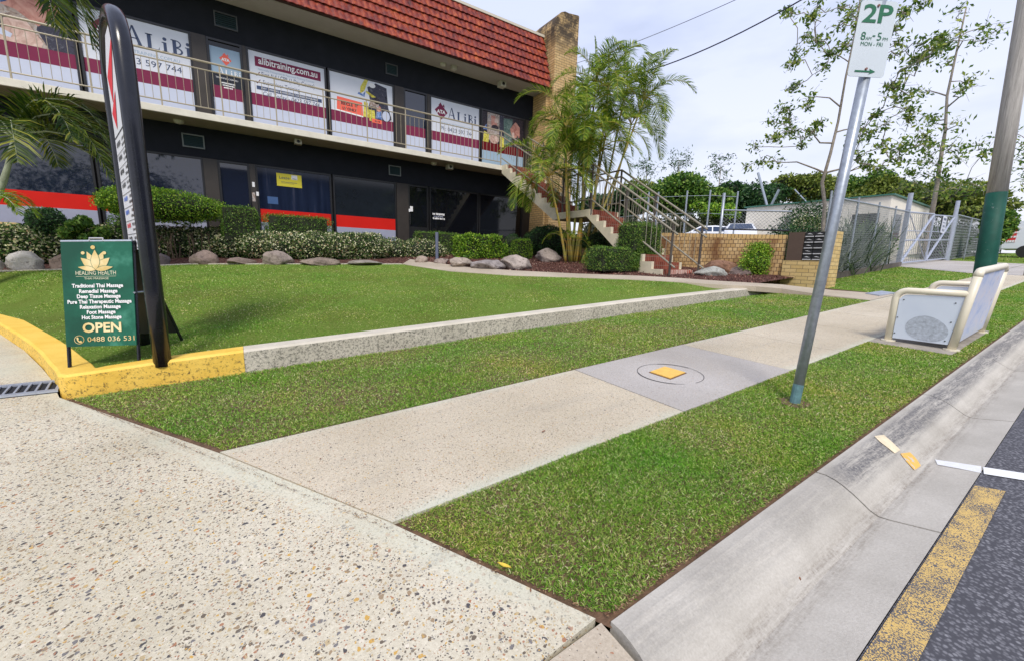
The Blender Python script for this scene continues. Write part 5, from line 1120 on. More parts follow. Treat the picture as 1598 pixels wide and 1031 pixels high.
F_palmd = foliage('palm_leaflet_dark', [(0, (.012, .04, .006)), (.4, (.045, .09, .010)), (.8, (.13, .18, .02)), (1, (.36, .36, .05))], .4, .35)
F_blade = foliage('strap_leaf', [(0, (.015, .04, .015)), (.5, (.045, .09, .035)), (.85, (.13, .20, .09)), (1, (.5, .52, .4))], .5, .3)
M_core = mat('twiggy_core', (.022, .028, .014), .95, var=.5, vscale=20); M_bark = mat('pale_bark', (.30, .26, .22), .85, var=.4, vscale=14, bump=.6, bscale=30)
M_stem = mat('brown_stems', (.10, .07, .045), .9, var=.3, vscale=20)
def gz(x, y): return float(P2(x, y))
def shellpts(n, kind, c_, h, rough=.06, fill=.35):
    """points and normals on a box or ellipsoid shell"""
    c_ = np.array(c_, float); h = np.array(h, float)
    if kind == 'box':
        A = np.array([h[1] * h[2], h[1] * h[2], h[0] * h[2], h[0] * h[2], h[0] * h[1]]); f = RNG.choice(5, n, p=A / A.sum())
        P = RNG.uniform(-1, 1, (n, 3)); Nn = np.zeros((n, 3)); ax = f // 2; sg = np.where(f % 2 == 0, 1., -1.)
        ax = np.where(f == 4, 2, ax); sg = np.where(f == 4, 1., sg); P[np.arange(n), ax] = sg; Nn[np.arange(n), ax] = sg
        # rounded corners
        Q = P * h; k_ = np.abs(P) ** 6; rr = (k_.sum(1)) ** (1 / 6); Q = Q / np.maximum(1, rr)[:, None]
    else:
        Nn = unit(RNG.normal(size=(n, 3))); Q = Nn * h; Nn = unit(Nn / h)
    lump = 1 + rough * (np.sin(Q[:, 0] * 9 + c_[0] * 3) * np.sin(Q[:, 1] * 8 + 1) * np.sin(Q[:, 2] * 10 + 2) * 1.5 + RNG.normal(size=n) * .6)
    dep = np.where(RNG.uniform(size=n) < fill, RNG.uniform(.75, 1, n), 1.0)
    return c_ + Q * (lump * dep)[:, None], Nn
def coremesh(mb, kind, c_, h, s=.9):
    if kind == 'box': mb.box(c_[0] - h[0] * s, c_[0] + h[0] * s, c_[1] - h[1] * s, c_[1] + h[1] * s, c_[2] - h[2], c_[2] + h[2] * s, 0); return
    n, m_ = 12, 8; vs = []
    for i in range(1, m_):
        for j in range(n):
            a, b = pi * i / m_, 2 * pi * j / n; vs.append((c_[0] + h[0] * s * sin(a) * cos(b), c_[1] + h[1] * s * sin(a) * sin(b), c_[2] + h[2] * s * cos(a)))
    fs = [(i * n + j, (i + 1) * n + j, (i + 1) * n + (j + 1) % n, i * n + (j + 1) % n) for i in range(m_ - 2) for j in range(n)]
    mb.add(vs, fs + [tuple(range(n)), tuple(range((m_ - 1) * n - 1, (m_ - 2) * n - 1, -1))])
def rotz(V, c_, a):
    if not a: return V
    x = V[:, 0] - c_[0]; y = V[:, 1] - c_[1]; V = V.copy(); V[:, 0] = c_[0] + x * cos(a) - y * sin(a); V[:, 1] = c_[1] + x * sin(a) + y * cos(a); return V
def shrub(name, label, cat, vols, mat_, dens=2600, size=.045, group=None, rot=0, stems=None, aspect=.5, rough=.085, core=.88, top_mat=None):
    """vols: list of (kind, centre, half sizes)"""
    c0 = vols[0][1]; root = thing(name, (c0[0], c0[1], c0[2] - vols[0][2][2]), label, cat, group)
    parts_, mb = [], MB()
    for kind, c_, h in vols:
        area = 4 * (h[0] * h[1] * 2 + h[0] * h[2] * 2 + h[1] * h[2] * 2) * (1 if kind == 'box' else .55); n = int(area * dens)
        P, Nn = shellpts(n, kind, c_, h, rough); parts_.append(leafquads(P, size, aspect, Nn)); 
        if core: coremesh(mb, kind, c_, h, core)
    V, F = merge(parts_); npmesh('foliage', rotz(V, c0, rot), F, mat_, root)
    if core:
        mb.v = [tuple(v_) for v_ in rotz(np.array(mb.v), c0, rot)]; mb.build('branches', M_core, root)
    if stems:
        sm = MB(); n, h, r, spread = stems
        for i in range(n):
            a = RNG.uniform(0, 2 * pi); x, y = c0[0] + spread[0] * RNG.uniform(-1, 1), c0[1] + spread[1] * RNG.uniform(-1, 1); z0_ = gz(x, y) - .05
            sm.tube([(x, y, z0_), (x + RNG.normal() * .04, y + RNG.normal() * .04, z0_ + h * .5), (x + RNG.normal() * .1, y + RNG.normal() * .1, z0_ + h)], [r, r * .8, r * .5], 5)
        sm.build('stems', M_stem, root)
    return root
def span(x0, x1, ytop, ybot, Y, dy, zoff=0):
    """box volume from photo extents at depth plane Y"""
    a = atY(x0, (ytop + ybot) / 2, Y); b = atY(x1, (ytop + ybot) / 2, Y); zt_ = atY((x0 + x1) / 2, ytop, Y)[2]; zb_ = atY((x0 + x1) / 2, ybot, Y)[2]
    return [(a[0] + b[0]) / 2, Y + dy, (zt_ + zb_) / 2], [abs(b[0] - a[0]) / 2, dy, abs(zt_ - zb_) / 2]
# low variegated border hedge in front (runs of mounds along the boulders)
pts = [onP2(*q) for q in ((-40, 416), (60, 412), (160, 408), (260, 402), (340, 402), (420, 404), (500, 406), (560, 405), (600, 404))]
vols = []
for i in range(len(pts) - 1):
    for t in (0, .5):
        p = pts[i] + (pts[i + 1] - pts[i]) * t; z0_ = gz(p[0], p[1]); vols.append(('ell', (p[0], p[1] + .40, z0_ + .28 + .03 * random.random()), (.62, .42, .44 if p[0] < 0 else .38)))
lf = [v_ for v_ in vols if v_[1][0] < -2.15]; rt = [v_ for v_ in vols if v_[1][0] >= -2.15]
shrub('border_hedge', 'low cream-flecked hedge behind the white boulder at the far left', 'hedge', lf, F_flower, 2000, .06, 'flowering border hedge')
shrub('border_hedge', 'long low cream-flecked border hedge along the top of the lawn, right of the black sign', 'hedge', rt, F_flower, 2000, .055, 'flowering border hedge')
r2 = [onP2(*q) for q in ((575, 402), (625, 402), (670, 402))]
shrub('border_hedge', 'short cream-flecked hedge behind the start of the garden path', 'hedge', [('ell', (p[0], p[1] + .5, gz(p[0], p[1]) + .16), (.75, .45, .36)) for p in r2], F_flower, 1500, .05, 'flowering border hedge')
def boxhedge(label, x0, x1, yt_, yb2, Y, dy, m_, dens=2200, size=.035, kind='box', **kw):
    c_, h = span(x0, x1, yt_, yb2, Y, dy); return shrub('hedge' if kind == 'box' else 'shrub', label, 'hedge' if kind == 'box' else 'shrub', [(kind, c_, h)], m_, dens, size, **kw)
# mound on stems, with flat bright top
c_, h = span(150, 345, 292, 345, 11.9, .55)
shrub('mushroom_hedge', 'bright green flat-topped hedge on bare stems behind the black sign', 'hedge', [('ell', c_, (h[0] * 1.05, .6, h[2] * 1.0)), ('ell', (c_[0] - .35, c_[1], c_[2] + .06), (h[0] * .75, .55, h[2] * .95))], F_bright, 2300, .045, stems=(60, .62, .014, (h[0] * .8, .4)))
c_, h = span(160, 215, 330, 375, 11.8, .4); shrub('shrub', 'loose twiggy shrub below the left end of the bright flat-topped hedge', 'shrub', [('ell', c_, h)], F_mid, 1100, .05, core=.6)
boxhedge('clipped dark box hedge with yellowing top left of the brown door', 345, 403, 322, 375, 12.0, .45, F_mid, group=None)
boxhedge('clipped rectangular box hedge in front of the yellow lease sign window', 416, 517, 337, 385, 12.2, .35, F_mid)
boxhedge('low dark rectangular hedge in front of the black shopfront', 658, 716, 363, 400, 12.0, .35, F_mid)
boxhedge('round dark green shrub behind the border hedge at far left', 24, 88, 322, 375, 11.6, .55, F_dark, kind='ell', dens=2600, size=.05)
c_, h = span(92, 148, 335, 385, 11.3, .4)
shrub('shrub', 'open leafy bush with lighter green leaves between the round shrub and the green board', 'shrub', [('ell', (c_[0] + dx, c_[1], c_[2] + dz), (h[0] * .45, .3, h[2] * .38)) for dx, dz in ((-.22, -.05), (.02, .18), (.25, -.02), (.05, -.15), (-.1, .08))], F_mid, 1500, .085, core=.5, rough=.15)
boxhedge('glossy light green leafy bush behind the middle path boulders', 727, 793, 368, 408, 10.5, .45, F_bright, kind='box', dens=1900, size=.06, rough=.1)
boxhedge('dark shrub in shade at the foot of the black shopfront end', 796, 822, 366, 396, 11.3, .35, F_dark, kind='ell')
boxhedge('small low green shrub just right of the glossy bush', 794, 812, 386, 406, 10.4, .25, F_mid, kind='ell', size=.045)
boxhedge('small bright green upright shrub at the brick wing wall foot', 808, 832, 374, 406, 10.1, .22, F_bright, kind='box', size=.04)
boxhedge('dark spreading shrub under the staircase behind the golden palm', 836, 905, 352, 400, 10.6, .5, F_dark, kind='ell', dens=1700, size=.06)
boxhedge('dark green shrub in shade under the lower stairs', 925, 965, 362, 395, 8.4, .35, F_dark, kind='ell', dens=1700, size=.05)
# L-shaped hedge at the stair foot
c1, h1 = span(936, 1036, 388, 424, 6.55, .28); c2, h2 = span(988, 1034, 349, 420, 6.55, .28)
c2[2] += .0; shrub('hedge', 'clipped L-shaped hedge with a tall block beside the bottom of the stairs', 'hedge', [('box', c1, h1), ('box', c2, h2)], F_mid, 3400, .034)
c_, h = span(1180, 1226, 380, 436, 4.98, .24); shrub('shrub', 'loose bright green bush against the stained brick wall left of the letterboxes', 'shrub', [('ell', c_, h), ('ell', (c_[0] + .1, c_[1], c_[2] + .2), (h[0] * .6, .2, h[2] * .6))], F_bright, 2300, .05, rough=.16, core=.7)

# boulders
def boulder(px0, px1, ytop, ybot, label, col, Y=None, dark=(.10, .08, .07), seed=0, group='garden boulders'):
    p = onP2((px0 + px1) / 2, ybot) if Y is None else atY((px0 + px1) / 2, ybot, Y); Yp = p[1] + .12
    a = atY(px0, (ytop + ybot) / 2, Yp); b = atY(px1, (ytop + ybot) / 2, Yp); zt_ = atY((px0 + px1) / 2, ytop, Yp)[2]; rx = abs(b[0] - a[0]) / 2; rz = zt_ - p[2]
    bm = bmesh.new(); bmesh.ops.create_icosphere(bm, subdivisions=4, radius=1); rs = np.random.default_rng(abs(seed + int(px0) * 7))
    pl_ = [(unit(rs.normal(size=3)), rs.uniform(.62, .9)) for _ in range(16)]; ph = rs.uniform(0, 6, 6)
    for v_ in bm.verts:
        c3 = np.array(v_.co)
        for n_, d_ in pl_:
            q = c3 @ n_
            if q > d_: c3 = c3 - n_ * (q - d_) * .97
        c3 = c3 * (1 + .035 * sin(c3[0] * 7 + ph[0]) * sin(c3[1] * 6 + ph[1]) + .025 * sin(c3[2] * 13 + ph[2] + c3[0] * 9) + .012 * sin(c3[0] * 27 + ph[3]) * sin(c3[2] * 31))
        v_.co = ((a[0] + b[0]) / 2 + c3[0] * rx * 1.12, Yp + c3[1] * min(.4, rx * .8) , p[2] + (c3[2] * .72 + .34) * rz * 1.12)
    me = bpy.data.meshes.new('boulder'); bm.to_mesh(me); bm.free(); me.polygons.foreach_set('use_smooth', [True] * len(me.polygons))
    col = tuple(.62 * v_ + .38 * sum(col) / 3 for v_ in col)
    m, k = newmat('rock', .9, .2)
    c = k.ramp(k.noise(4, 6, .7), [(.3, tuple(x * .55 for x in col)), (.5, col), (.7, tuple(min(1, x * 1.35) for x in col))]); c = k.mix(k.ramp(k.noise(11, 7, .75), [(.54, (0, 0, 0)), (.64, (.8, .8, .8))]), c, dark); k.col(c); k.bump(k.noise(16, 7, .75), 1, .05)
    me.materials.append(m); o = bpy.data.objects.new('boulder', me); COL.objects.link(o); tag(o, label, 'boulder', group)
boulder(-20, 6, 403, 424, 'pale boulder cut off by the left edge of the picture', (.48, .44, .40))
boulder(8, 70, 396, 422, 'large whitish boulder below the hedge at far left', (.52, .49, .45))
boulder(78, 118, 400, 421, 'pinkish brown boulder partly behind the green board', (.42, .27, .19))
boulder(246, 268, 397, 414, 'dark purplish boulder right beside the black sign frame', (.16, .12, .13))
boulder(296, 339, 394, 413, 'reddish brown squarish boulder below the border hedge', (.36, .23, .17))
boulder(350, 398, 403, 413, 'low dark brown boulder between two larger ones under the hedge', (.26, .17, .13))
boulder(405, 458, 395, 413, 'grey-brown flat-faced boulder under the middle of the hedge', (.38, .28, .22))
boulder(464, 532, 404, 414, 'long low brown boulder under the hedge', (.34, .24, .17))
boulder(545, 600, 407, 414, 'lowest flat boulder at the right end of the hedge', (.36, .30, .24))
boulder(648, 668, 401, 411, 'small tan boulder at the start of the path', (.46, .33, .24))
boulder(677, 700, 403, 412, 'small flat pinkish boulder second along the path', (.42, .30, .24))
boulder(700, 737, 404, 417, 'smooth pale tan boulder third along the path', (.48, .37, .27))
boulder(737, 786, 405, 420, 'wide grey boulder with dark stains in the mulch', (.36, .30, .29))
boulder(785, 830, 401, 420, 'peaked tan and grey boulder right of the wide grey one', (.46, .36, .30))
boulder(838, 872, 391, 408, 'leaning pinkish boulder left of the golden palm', (.42, .32, .27))
boulder(1094, 1128, 416, 434, 'jagged light grey boulder at the foot of the stairs', (.42, .43, .38), Y=5.45, dark=(.2, .2, .18))
boulder(1098, 1140, 409, 429, 'rusty orange boulder behind the grey one by the stairs', (.36, .15, .06), Y=5.75, dark=(.04, .02, .015))
boulder(1140, 1168, 416, 432, 'rounded purple-brown boulder against the brick wall', (.28, .18, .16), Y=5.35)

# loose mulch chips and litter on the garden bed
n = 9000; P = np.stack([RNG.uniform(3.6, 10.8, n), RNG.uniform(4.3, 13, n)], 1)
PF = [tuple(map(float, p)) for p in pathF] + [(9.6, 4.0), (10.9, 4.2), (11.1, 5), (9.8, 9.6), (8.0, 12.9), (3.0, 12.9)]
P = P[inpoly(P, PF)]; z = P2(P[:, 0], P[:, 1]); V, F = leafquads(np.stack([P[:, 0], P[:, 1], z + .008], 1), .055, .35, np.tile([0, 0, 1.5], (len(P), 1)))
F_chip = foliage('bark_chip', [(0, (.03, .012, .010)), (.4, (.11, .045, .035)), (.75, (.22, .10, .08)), (.93, (.36, .2, .15)), (1, (.6, .5, .4))], .9, 0)
tag(npmesh('bark_chips', V, F, F_chip), 'reddish brown bark chip mulch covering the garden bed beside the path', 'mulch', kind='stuff')
# slim grey post by the hedge and little brick pier at far left
p = onP2(682, 404); tag(MB().tube([(p[0], p[1], p[2] - .05), (p[0], p[1], p[2] + .72)], .045, 10).build('bollard', mat('grey_post_paint', (.13, .15, .22), .5)), 'slim blue-grey post between the dark hedge and the glossy bush', 'post')
a = atY(28, 362, 12.6); tag(MB().box(a[0] - 2.5, a[0], 12.6, 12.85, .4, atY(10, 347, 12.6)[2]).build('low_brick_wall', M_lb), 'low yellow brick wall at the far left behind the border hedge', 'wall')

# ------------------------------------------------------------ palms
def frond(base, az, el, L, droop, nleaf=34, ll=.42, wid=.03, curl=.0):
    """returns rachis points and leaflet quads"""
    pts = [np.array(base, float)]; d = np.array([cos(az) * cos(el), sin(az) * cos(el), sin(el)]); N_ = 14
    for i in range(N_):
        pts.append(pts[-1] + d * L / N_); d = unit(d + np.array([0, 0, -droop / N_ * (1 + i / N_ * 1.6)]))
    pts = np.array(pts); V, F = [], []
    for i in range(nleaf):
        t = .16 + .84 * i / nleaf; f = t * N_; j = min(int(f), N_ - 1); p = pts[j] + (pts[j + 1] - pts[j]) * (f - j); tg = unit(pts[j + 1] - pts[j])
        side = unit(np.cross(tg, [0, 0, 1.])); up = np.cross(side, tg); ln = ll * (sin(pi * min(1, t * .92 + .08)) ** .6) * RNG.uniform(.85, 1.1)
        for s_ in (-1, 1):
            o = unit(side * s_ * 1.0 + tg * (.55 + .5 * t) + up * (.35 - curl) + RNG.normal(size=3) * .10); m_ = p + o * ln * .5 + np.array([0, 0, -.02 * ln]); e_ = p + o * ln * .95 + np.array([0, 0, -ln * (.22 + curl * .5)])
            w_ = unit(np.cross(o, up + RNG.normal(size=3) * .3)) * wid * .5
            b = len(V); V += [p - w_ * .5, p + w_ * .5, m_ + w_, m_ - w_, e_, e_ + w_ * .1]; F += [(b, b + 1, b + 2, b + 3), (b + 3, b + 2, b + 5, b + 4)]
    return pts, np.array(V), np.array(F)
def palm(name, label, base_list, mat_, stem_mat, group=None):
    """base_list: list of dict(base, top, r, fronds)"""
    b0 = base_list[0]['base']; root = thing(name, b0, label, 'palm', group)
    for bd in base_list:
        b, t_ = Vector(bd['base']), Vector(bd['top']); bend = Vector(bd.get('bend', (0, 0, 0)))
        path_ = [b + (t_ - b) * s_ + bend * (4 * s_ * (1 - s_)) for s_ in [i / 10 for i in range(11)]]
        rr = []
        for i in range(11): rr.append(bd['r'] * (1 - .45 * i / 10) * (1.10 if i % 2 else .96))
        tr = MB().tube(path_, rr, 8).build('trunk', stem_mat, root, smooth=True)
        parts_ = []; rc = MB()
        for az, el, L, dr, ll in bd['fronds']:
            pts, V, F = frond(t_, az, el, L, dr, nleaf=bd.get('nl', 34), ll=ll, wid=bd.get('w', .028)); parts_.append((V, F)); rc.tube([tuple(p) for p in pts[::2]], [.014, .012, .010, .008, .006, .005, .004, .003][:len(pts[::2])], 4)
        V, F = merge(parts_); npmesh('fronds', V, F, mat_, root); rc.build('frond_ribs', stem_mat, root)
    return root
M_cane, k = newmat('golden_cane', .5, .4); s_ = k.n('ShaderNodeSeparateXYZ'); k.l(k.tc.outputs['Object'], s_.inputs[0])
w = k.math('LESS_THAN', k.math('FRACT', k.math('MULTIPLY', s_.outputs['Z'], 6.5)), .12)
k.col(k.mix(w, k.ramp(k.noise(3, 4), [(.35, (.24, .27, .06)), (.5, (.42, .34, .07)), (.68, (.50, .27, .06))]), (.30, .26, .14)))
M_ptr = mat('grey_green_palm_trunk', (.38, .42, .30), .7, var=.25, vscale=9)
def R1(a, b): return random.uniform(a, b)
# clump of golden cane palms
stemsd = []
spec = [((884, 398), (856, 275)), ((892, 400), (882, 238)), ((893, 402), (912, 172)), ((900, 403), (930, 128)), ((905, 402), (912, 215)), ((912, 404), (950, 135)), ((915, 402), (945, 215)), ((920, 403), (975, 145)), ((925, 402), (985, 195)), ((897, 400), (920, 250)), ((908, 401), (1005, 155)), ((890, 399), (884, 200))]
for i, (q, tq) in enumerate(spec):
    b = onP2(q[0], q[1]); b[1] = 8.9 + .35 * ((i * 37) % 5) / 5 - .1; b = atY(q[0], q[1] - 4, b[1]); b[2] = gz(b[0], b[1]) - .03
    tY = b[1] + R1(-.5, .4); t_ = atY(tq[0], tq[1], tY)
    fr = []
    nf = 10; a0 = R1(0, 6.28); 
    lean = math.atan2(t_[1] - b[1], t_[0] - b[0])
    for j in range(nf): fr.append((a0 + j * 2.4 + R1(-.3, .3), R1(.25, 1.3), R1(1.25, 1.95), R1(1.2, 2.5), R1(.34, .46)))
    fr.append((a0, 1.5, 1.2, .35, .22))
    stemsd.append(dict(base=tuple(b), top=tuple(t_), r=.038, bend=(R1(-.05, .05), R1(-.05, .05), 0), fronds=fr, nl=56, w=.019))
# low young shoots
for q in ((930, 385), (925, 392), (884, 380)):
    b = atY(q[0], 400, 9.0); b[2] = gz(b[0], 9.0); t_ = atY(q[0], q[1], 9.0); stemsd.append(dict(base=tuple(b), top=tuple(t_), r=.02, fronds=[(R1(0, 6.28), R1(.7, 1.2), R1(.7, 1.0), 1.9, .24) for _ in range(5)], nl=24, w=.02))
palm('cane_palm_clump', 'tall clump of golden cane palms with yellow stems in front of the stairs', stemsd, F_palm, M_cane)
# palm at the far left
t_ = atY(22, 216, 10.0); b = atY(-95, 345, 10.0); b[2] = gz(b[0], 10.0) - .05
frl = [(R1(-.35, .1), .95, 1.9, 2.2, .5), (-.1, .55, 1.75, 1.7, .5), (.25, .30, 1.7, 1.5, .48), (-.55, .9, 1.8, 2.1, .5), (.6, 1.2, 1.6, 1.9, .45), (2.6, .6, 1.7, 2, .5), (3.4, .9, 1.7, 2, .5), (-1.3, .7, 1.4, 2.2, .45), (4.2, .8, 1.5, 2, .45), (1.4, .9, 1.5, 2, .45), (-.2, 1.25, 1.9, 2.6, .5), (3.0, 1.2, 1.8, 2.2, .5), (-.05, .75, 2.0, 1.9, .46), (.12, 1.05, 1.7, 2.3, .46), (-.45, .45, 1.7, 1.5, .42), (.35, .75, 1.6, 2.1, .42), (-.8, 1.1, 1.8, 2.3, .45)]
palm('palm_tree', 'dark green palm with a pale curved trunk at the far left edge', [dict(base=tuple(b), top=tuple(t_), r=.06, bend=(.10, 0, 0), fronds=frl, nl=52, w=.022)], F_palmd, M_ptr)
t2 = atY(8, 20, 9.6); b2 = atY(-60, 345, 9.6); b2[2] = gz(b2[0], 9.6) - .05
palm('palm_tree', 'palm crown hanging down over the top left corner', [dict(base=tuple(b2), top=(t2[0], t2[1], t2[2] + .75), r=.08, fronds=[(-.2, .3, 1.7, 2.6, .5), (.1, .6, 1.6, 3.0, .5), (-.7, .3, 1.5, 2.8, .5), (2.6, .7, 1.7, 2.4, .5), (3.6, .7, 1.7, 2.4, .5), (1.2, .8, 1.7, 2.4, .5), (-1.5, .6, 1.5, 2.6, .5)], nl=40, w=.028)], F_palmd, M_ptr)
t3 = atY(-22, 312, 9.3)
palm('young_palm', 'small yellowing palm frond tuft at the left edge by the red window stripe', [dict(base=(t3[0] - .9, t3[1] - .2, gz(t3[0], t3[1]) - .05), top=tuple(t3), r=.012, fronds=[(-.1, .5, .65, 1.6, .22), (.3, .8, .6, 1.8, .22), (-.6, .6, .6, 1.8, .22), (2.5, .8, .6, 1.8, .22), (1.3, .9, .6, 1.8, .22)], nl=24, w=.018)], F_palm, M_ptr)

# ------------------------------------------------------------ trees
def tree(name, label, trunk, targets, mat_, r0=.07, leafsize=.14, per=26, clus=.28, rmin=.003, twigs=0, group=None, bark=None, aspect=.3, droop=.35, wig=.10, sub=0):
    """trunk: list of points; targets: leaf cluster centres joined to the nearest wood"""
    root = thing(name, tuple(trunk[0]), label, 'tree', group); mb = MB(); nodes = []; L = len(trunk)
    tp_ = [Vector(p) for p in trunk]; pts = []
    for i in range(L - 1):
        for s_ in (0, .33, .66): pts.append(tp_[i] + (tp_[i + 1] - tp_[i]) * s_)
    pts.append(tp_[-1]); rr = [r0 * (1 - .75 * i / (len(pts) - 1)) for i in range(len(pts))]
    MB().tube(pts, rr, 10).build('trunk', bark or M_bark, root, smooth=True)
    nodes = [(p, r_) for p, r_ in zip(pts[len(pts) // 3:], rr[len(pts) // 3:])]
    T = sorted([Vector(t) for t in targets], key=lambda t: min((t - p).length for p in pts))
    for t in T:
        best = min(nodes, key=lambda n_: (n_[0] - t).length + .6 * max(0, n_[0].z - t.z + .15 * (n_[0] - t).length)); p0, rp = best; d = t - p0; ln = d.length
        m1 = p0 + d * .35 + Vector((random.gauss(0, 1), random.gauss(0, 1), random.gauss(.4, 1))) * wig * ln; m2 = p0 + d * .7 + Vector((random.gauss(0, 1), random.gauss(0, 1), random.gauss(.5, 1))) * wig * ln
        r1 = min(rp * .72, .014 + .030 * ln) ; path_ = [p0, m1, m2, t]; rad = [max(rmin, v_) for v_ in (r1, r1 * .8, r1 * .6, r1 * .35)]
        mb.tube(path_, rad, 5, cap=False); nodes += [(m1, rad[1]), (m2, rad[2]), (t, rad[3])]
    for t in T:
        for _ in range(twigs):
            e_ = t + Vector((random.gauss(0, 1), random.gauss(0, 1), random.gauss(0, .8))) * clus * .62; mb.tube([t, (t + e_) / 2 + Vector((0, 0, clus * .08)), e_], [rmin * .55, rmin * .45, rmin * .3], 3, cap=False)
    if mb.v: mb.build('branches', bark or M_bark, root, smooth=True)
    C_ = np.array([tuple(t) for t in T]); n = len(C_) * per
    P = np.repeat(C_, per, 0) + RNG.normal(size=(n, 3)) * np.array([clus, clus, clus * .8]) * np.repeat(RNG.uniform(.6, 1.25, len(C_)), per)[:, None] * .5
    V, F = leafquads(P, leafsize, aspect, None, droop=droop); npmesh('crown', V, F, mat_, root); return root
def tpt(px, py, X): return atX(px, py, X)
# sparse street tree behind the parking sign
X1 = 15.5; tk = [tpt(1288, 372, X1), tpt(1287, 320, X1), tpt(1283, 285, X1), tpt(1296, 240, X1), tpt(1308, 190, X1 + .2), tpt(1320, 120, X1), tpt(1335, 50, X1), tpt(1345, -20, X1)]
tk[0][2] = P1(X1, tk[0][1]) - .1
bl = [(1232, 18), (1265, 25), (1275, 8), (1180, 232), (1205, 215), (1235, 205), (1250, 225), (1205, 190), (1265, 170), (1255, 60), (1275, 68), (1300, 80), (1245, 80), (1290, 105), (1310, 45), (1320, 70), (1235, 140), (1245, 130), (1260, 150), (1345, 40), (1355, 15), (1395, 45), (1400, 70), (1400, 90), (1415, 110), (1430, 95), (1445, 90), (1455, 75), (1440, 70), (1390, 135), (1395, 155), (1410, 150), (1420, 170), (1420, 190), (1370, 180), (1385, 195), (1350, 205), (1345, 220), (1380, 225), (1395, 235), (1410, 228), (1440, 212), (1452, 230), (1340, 245), (1355, 262), (1370, 268), (1215, 255), (1190, 250), (1168, 262), (1310, 15), (1380, 12), (1410, 18), (1440, 10), (1465, 60), (1475, 75), (1240, 100), (1225, 190), (1280, 195), (1265, 205), (1330, 20), (1400, 255), (1225, 170)]
def tg_(l, X, sp): return [tpt(x + R1(-4, 4), y + R1(-4, 4), X + R1(-sp, sp)) for x, y in l]
tree('street_tree', 'sparse young gum tree with small leaf clusters behind the 2P sign', tk, tg_(bl, X1, 1.3) + tg_([b_ for b_ in bl if random.random() < .3], X1, 1.8), F_gum, .062, .15, 44, .26, rmin=.012, aspect=.42, twigs=7)
X2 = 33.; tk = [tpt(1448, 372, X2), tpt(1455, 330, X2), tpt(1462, 290, X2), tpt(1470, 235, X2), tpt(1475, 205, X2), tpt(1478, 150, X2), tpt(1493, 80, X2), tpt(1508, 12, X2)]
tk[0][2] = P1(X2, tk[0][1]) - .1
bl2 = [(1425, 230), (1440, 225), (1450, 245), (1460, 260), (1435, 215), (1470, 270), (1485, 280), (1460, 290), (1445, 275), (1490, 225), (1500, 230), (1450, 185), (1455, 190), (1490, 195), (1515, 125), (1500, 140), (1510, 130), (1498, 22), (1500, 50), (1540, 42), (1547, 55), (1530, 60), (1440, 145), (1480, 300), (1500, 300), (1510, 285), (1440, 300), (1420, 290), (1525, 225), (1540, 240), (1495, 250), (1475, 100), (1535, 290), (1430, 255), (1420, 270)]
tree('street_tree', 'thin gum tree with a bare forked top left of the power pole', tk, tg_(bl2, X2, 1.2), F_gum, .13, .27, 40, .55, rmin=.016, aspect=.40, twigs=6)
tk = [tpt(1625, 340, 20), tpt(1628, 300, 20), tpt(1632, 240, 20)]; tk[0][2] = P1(20, tk[0][1]) - .1
tree('street_tree', 'leafy twigs of a tree at the right edge beyond the power pole', tk, tg_([(1590, 210), (1594, 240), (1585, 260), (1596, 270), (1588, 225), (1592, 290), (1600, 250), (1610, 230), (1615, 270)], 20, .8), F_gum, .08, .16, 26, .4, rmin=.010)
def dome(name, label, px, py, rx, rz, d, mat_, n=2600, size=.34, dens=None, trunkh=3, rough=.12, lumps=9, group='trees beyond the car park'):
    c_ = at_dist(px, py + rz * .12, d); sc_ = d / 630 * .95; RX, RZ = rx * sc_ * 1.05, rz * sc_ * .80
    root = thing(name, (c_[0], c_[1], 1.5), label, 'tree', group); parts_ = []; core = MB()
    L_ = [(0, 0, 0, 1.)] + [(random.gauss(0, .5), random.gauss(0, .45), random.gauss(.05, .42), R1(.35, .6)) for _ in range(lumps)]
    for lx_, ly, lz, s_ in L_:
        cc = (c_[0] + lx_ * RX, c_[1] + ly * RX, c_[2] + lz * RZ); hh = (RX * s_ * .82, RX * s_ * .82, RZ * s_ * .82)
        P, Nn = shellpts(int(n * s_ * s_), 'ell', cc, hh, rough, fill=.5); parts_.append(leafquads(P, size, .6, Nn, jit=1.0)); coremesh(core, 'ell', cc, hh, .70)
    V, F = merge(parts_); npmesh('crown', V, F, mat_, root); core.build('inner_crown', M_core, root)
    MB().tube([(c_[0], c_[1], .8), (c_[0] + .1, c_[1], c_[2])], [.3, .15], 8).build('trunk', M_bark, root)
dome('broadleaf_tree', 'large rounded bright green tree beyond the car park', 1062, 300, 47, 42, 42, F_mid, 5200, .30)
dome('broadleaf_tree', 'low bright green shrubby tree right of the large rounded tree', 1120, 330, 26, 18, 36, F_bright, 1700, .22)
dome('broadleaf_tree', 'dark green domed tree above the parked cars', 1166, 312, 42, 36, 46, F_dark, 4200, .30)
dome('broadleaf_tree', 'olive green tree above the roof of the pale shed', 1265, 292, 34, 26, 50, F_olive, 2600, .30)
dome('broadleaf_tree', 'dark tree behind the leaning 2P post', 1318, 296, 30, 26, 52, F_mid, 2200, .30)
dome('broadleaf_tree', 'yellow-green tree right of the 2P post behind the shed', 1366, 306, 32, 20, 50, F_olive, 2200, .30)
dome('broadleaf_tree', 'hazy dark tree low on the skyline above the gate', 1410, 312, 34, 18, 60, F_dark, 2000, .34)
dome('broadleaf_tree', 'flowering green tree behind the double gate', 1480, 310, 48, 28, 44, F_olive, 3400, .26)
dome('broadleaf_tree', 'rounded clipped tree right of the green pole base', 1556, 352, 13, 27, 34, F_mid, 1700, .20, lumps=4)
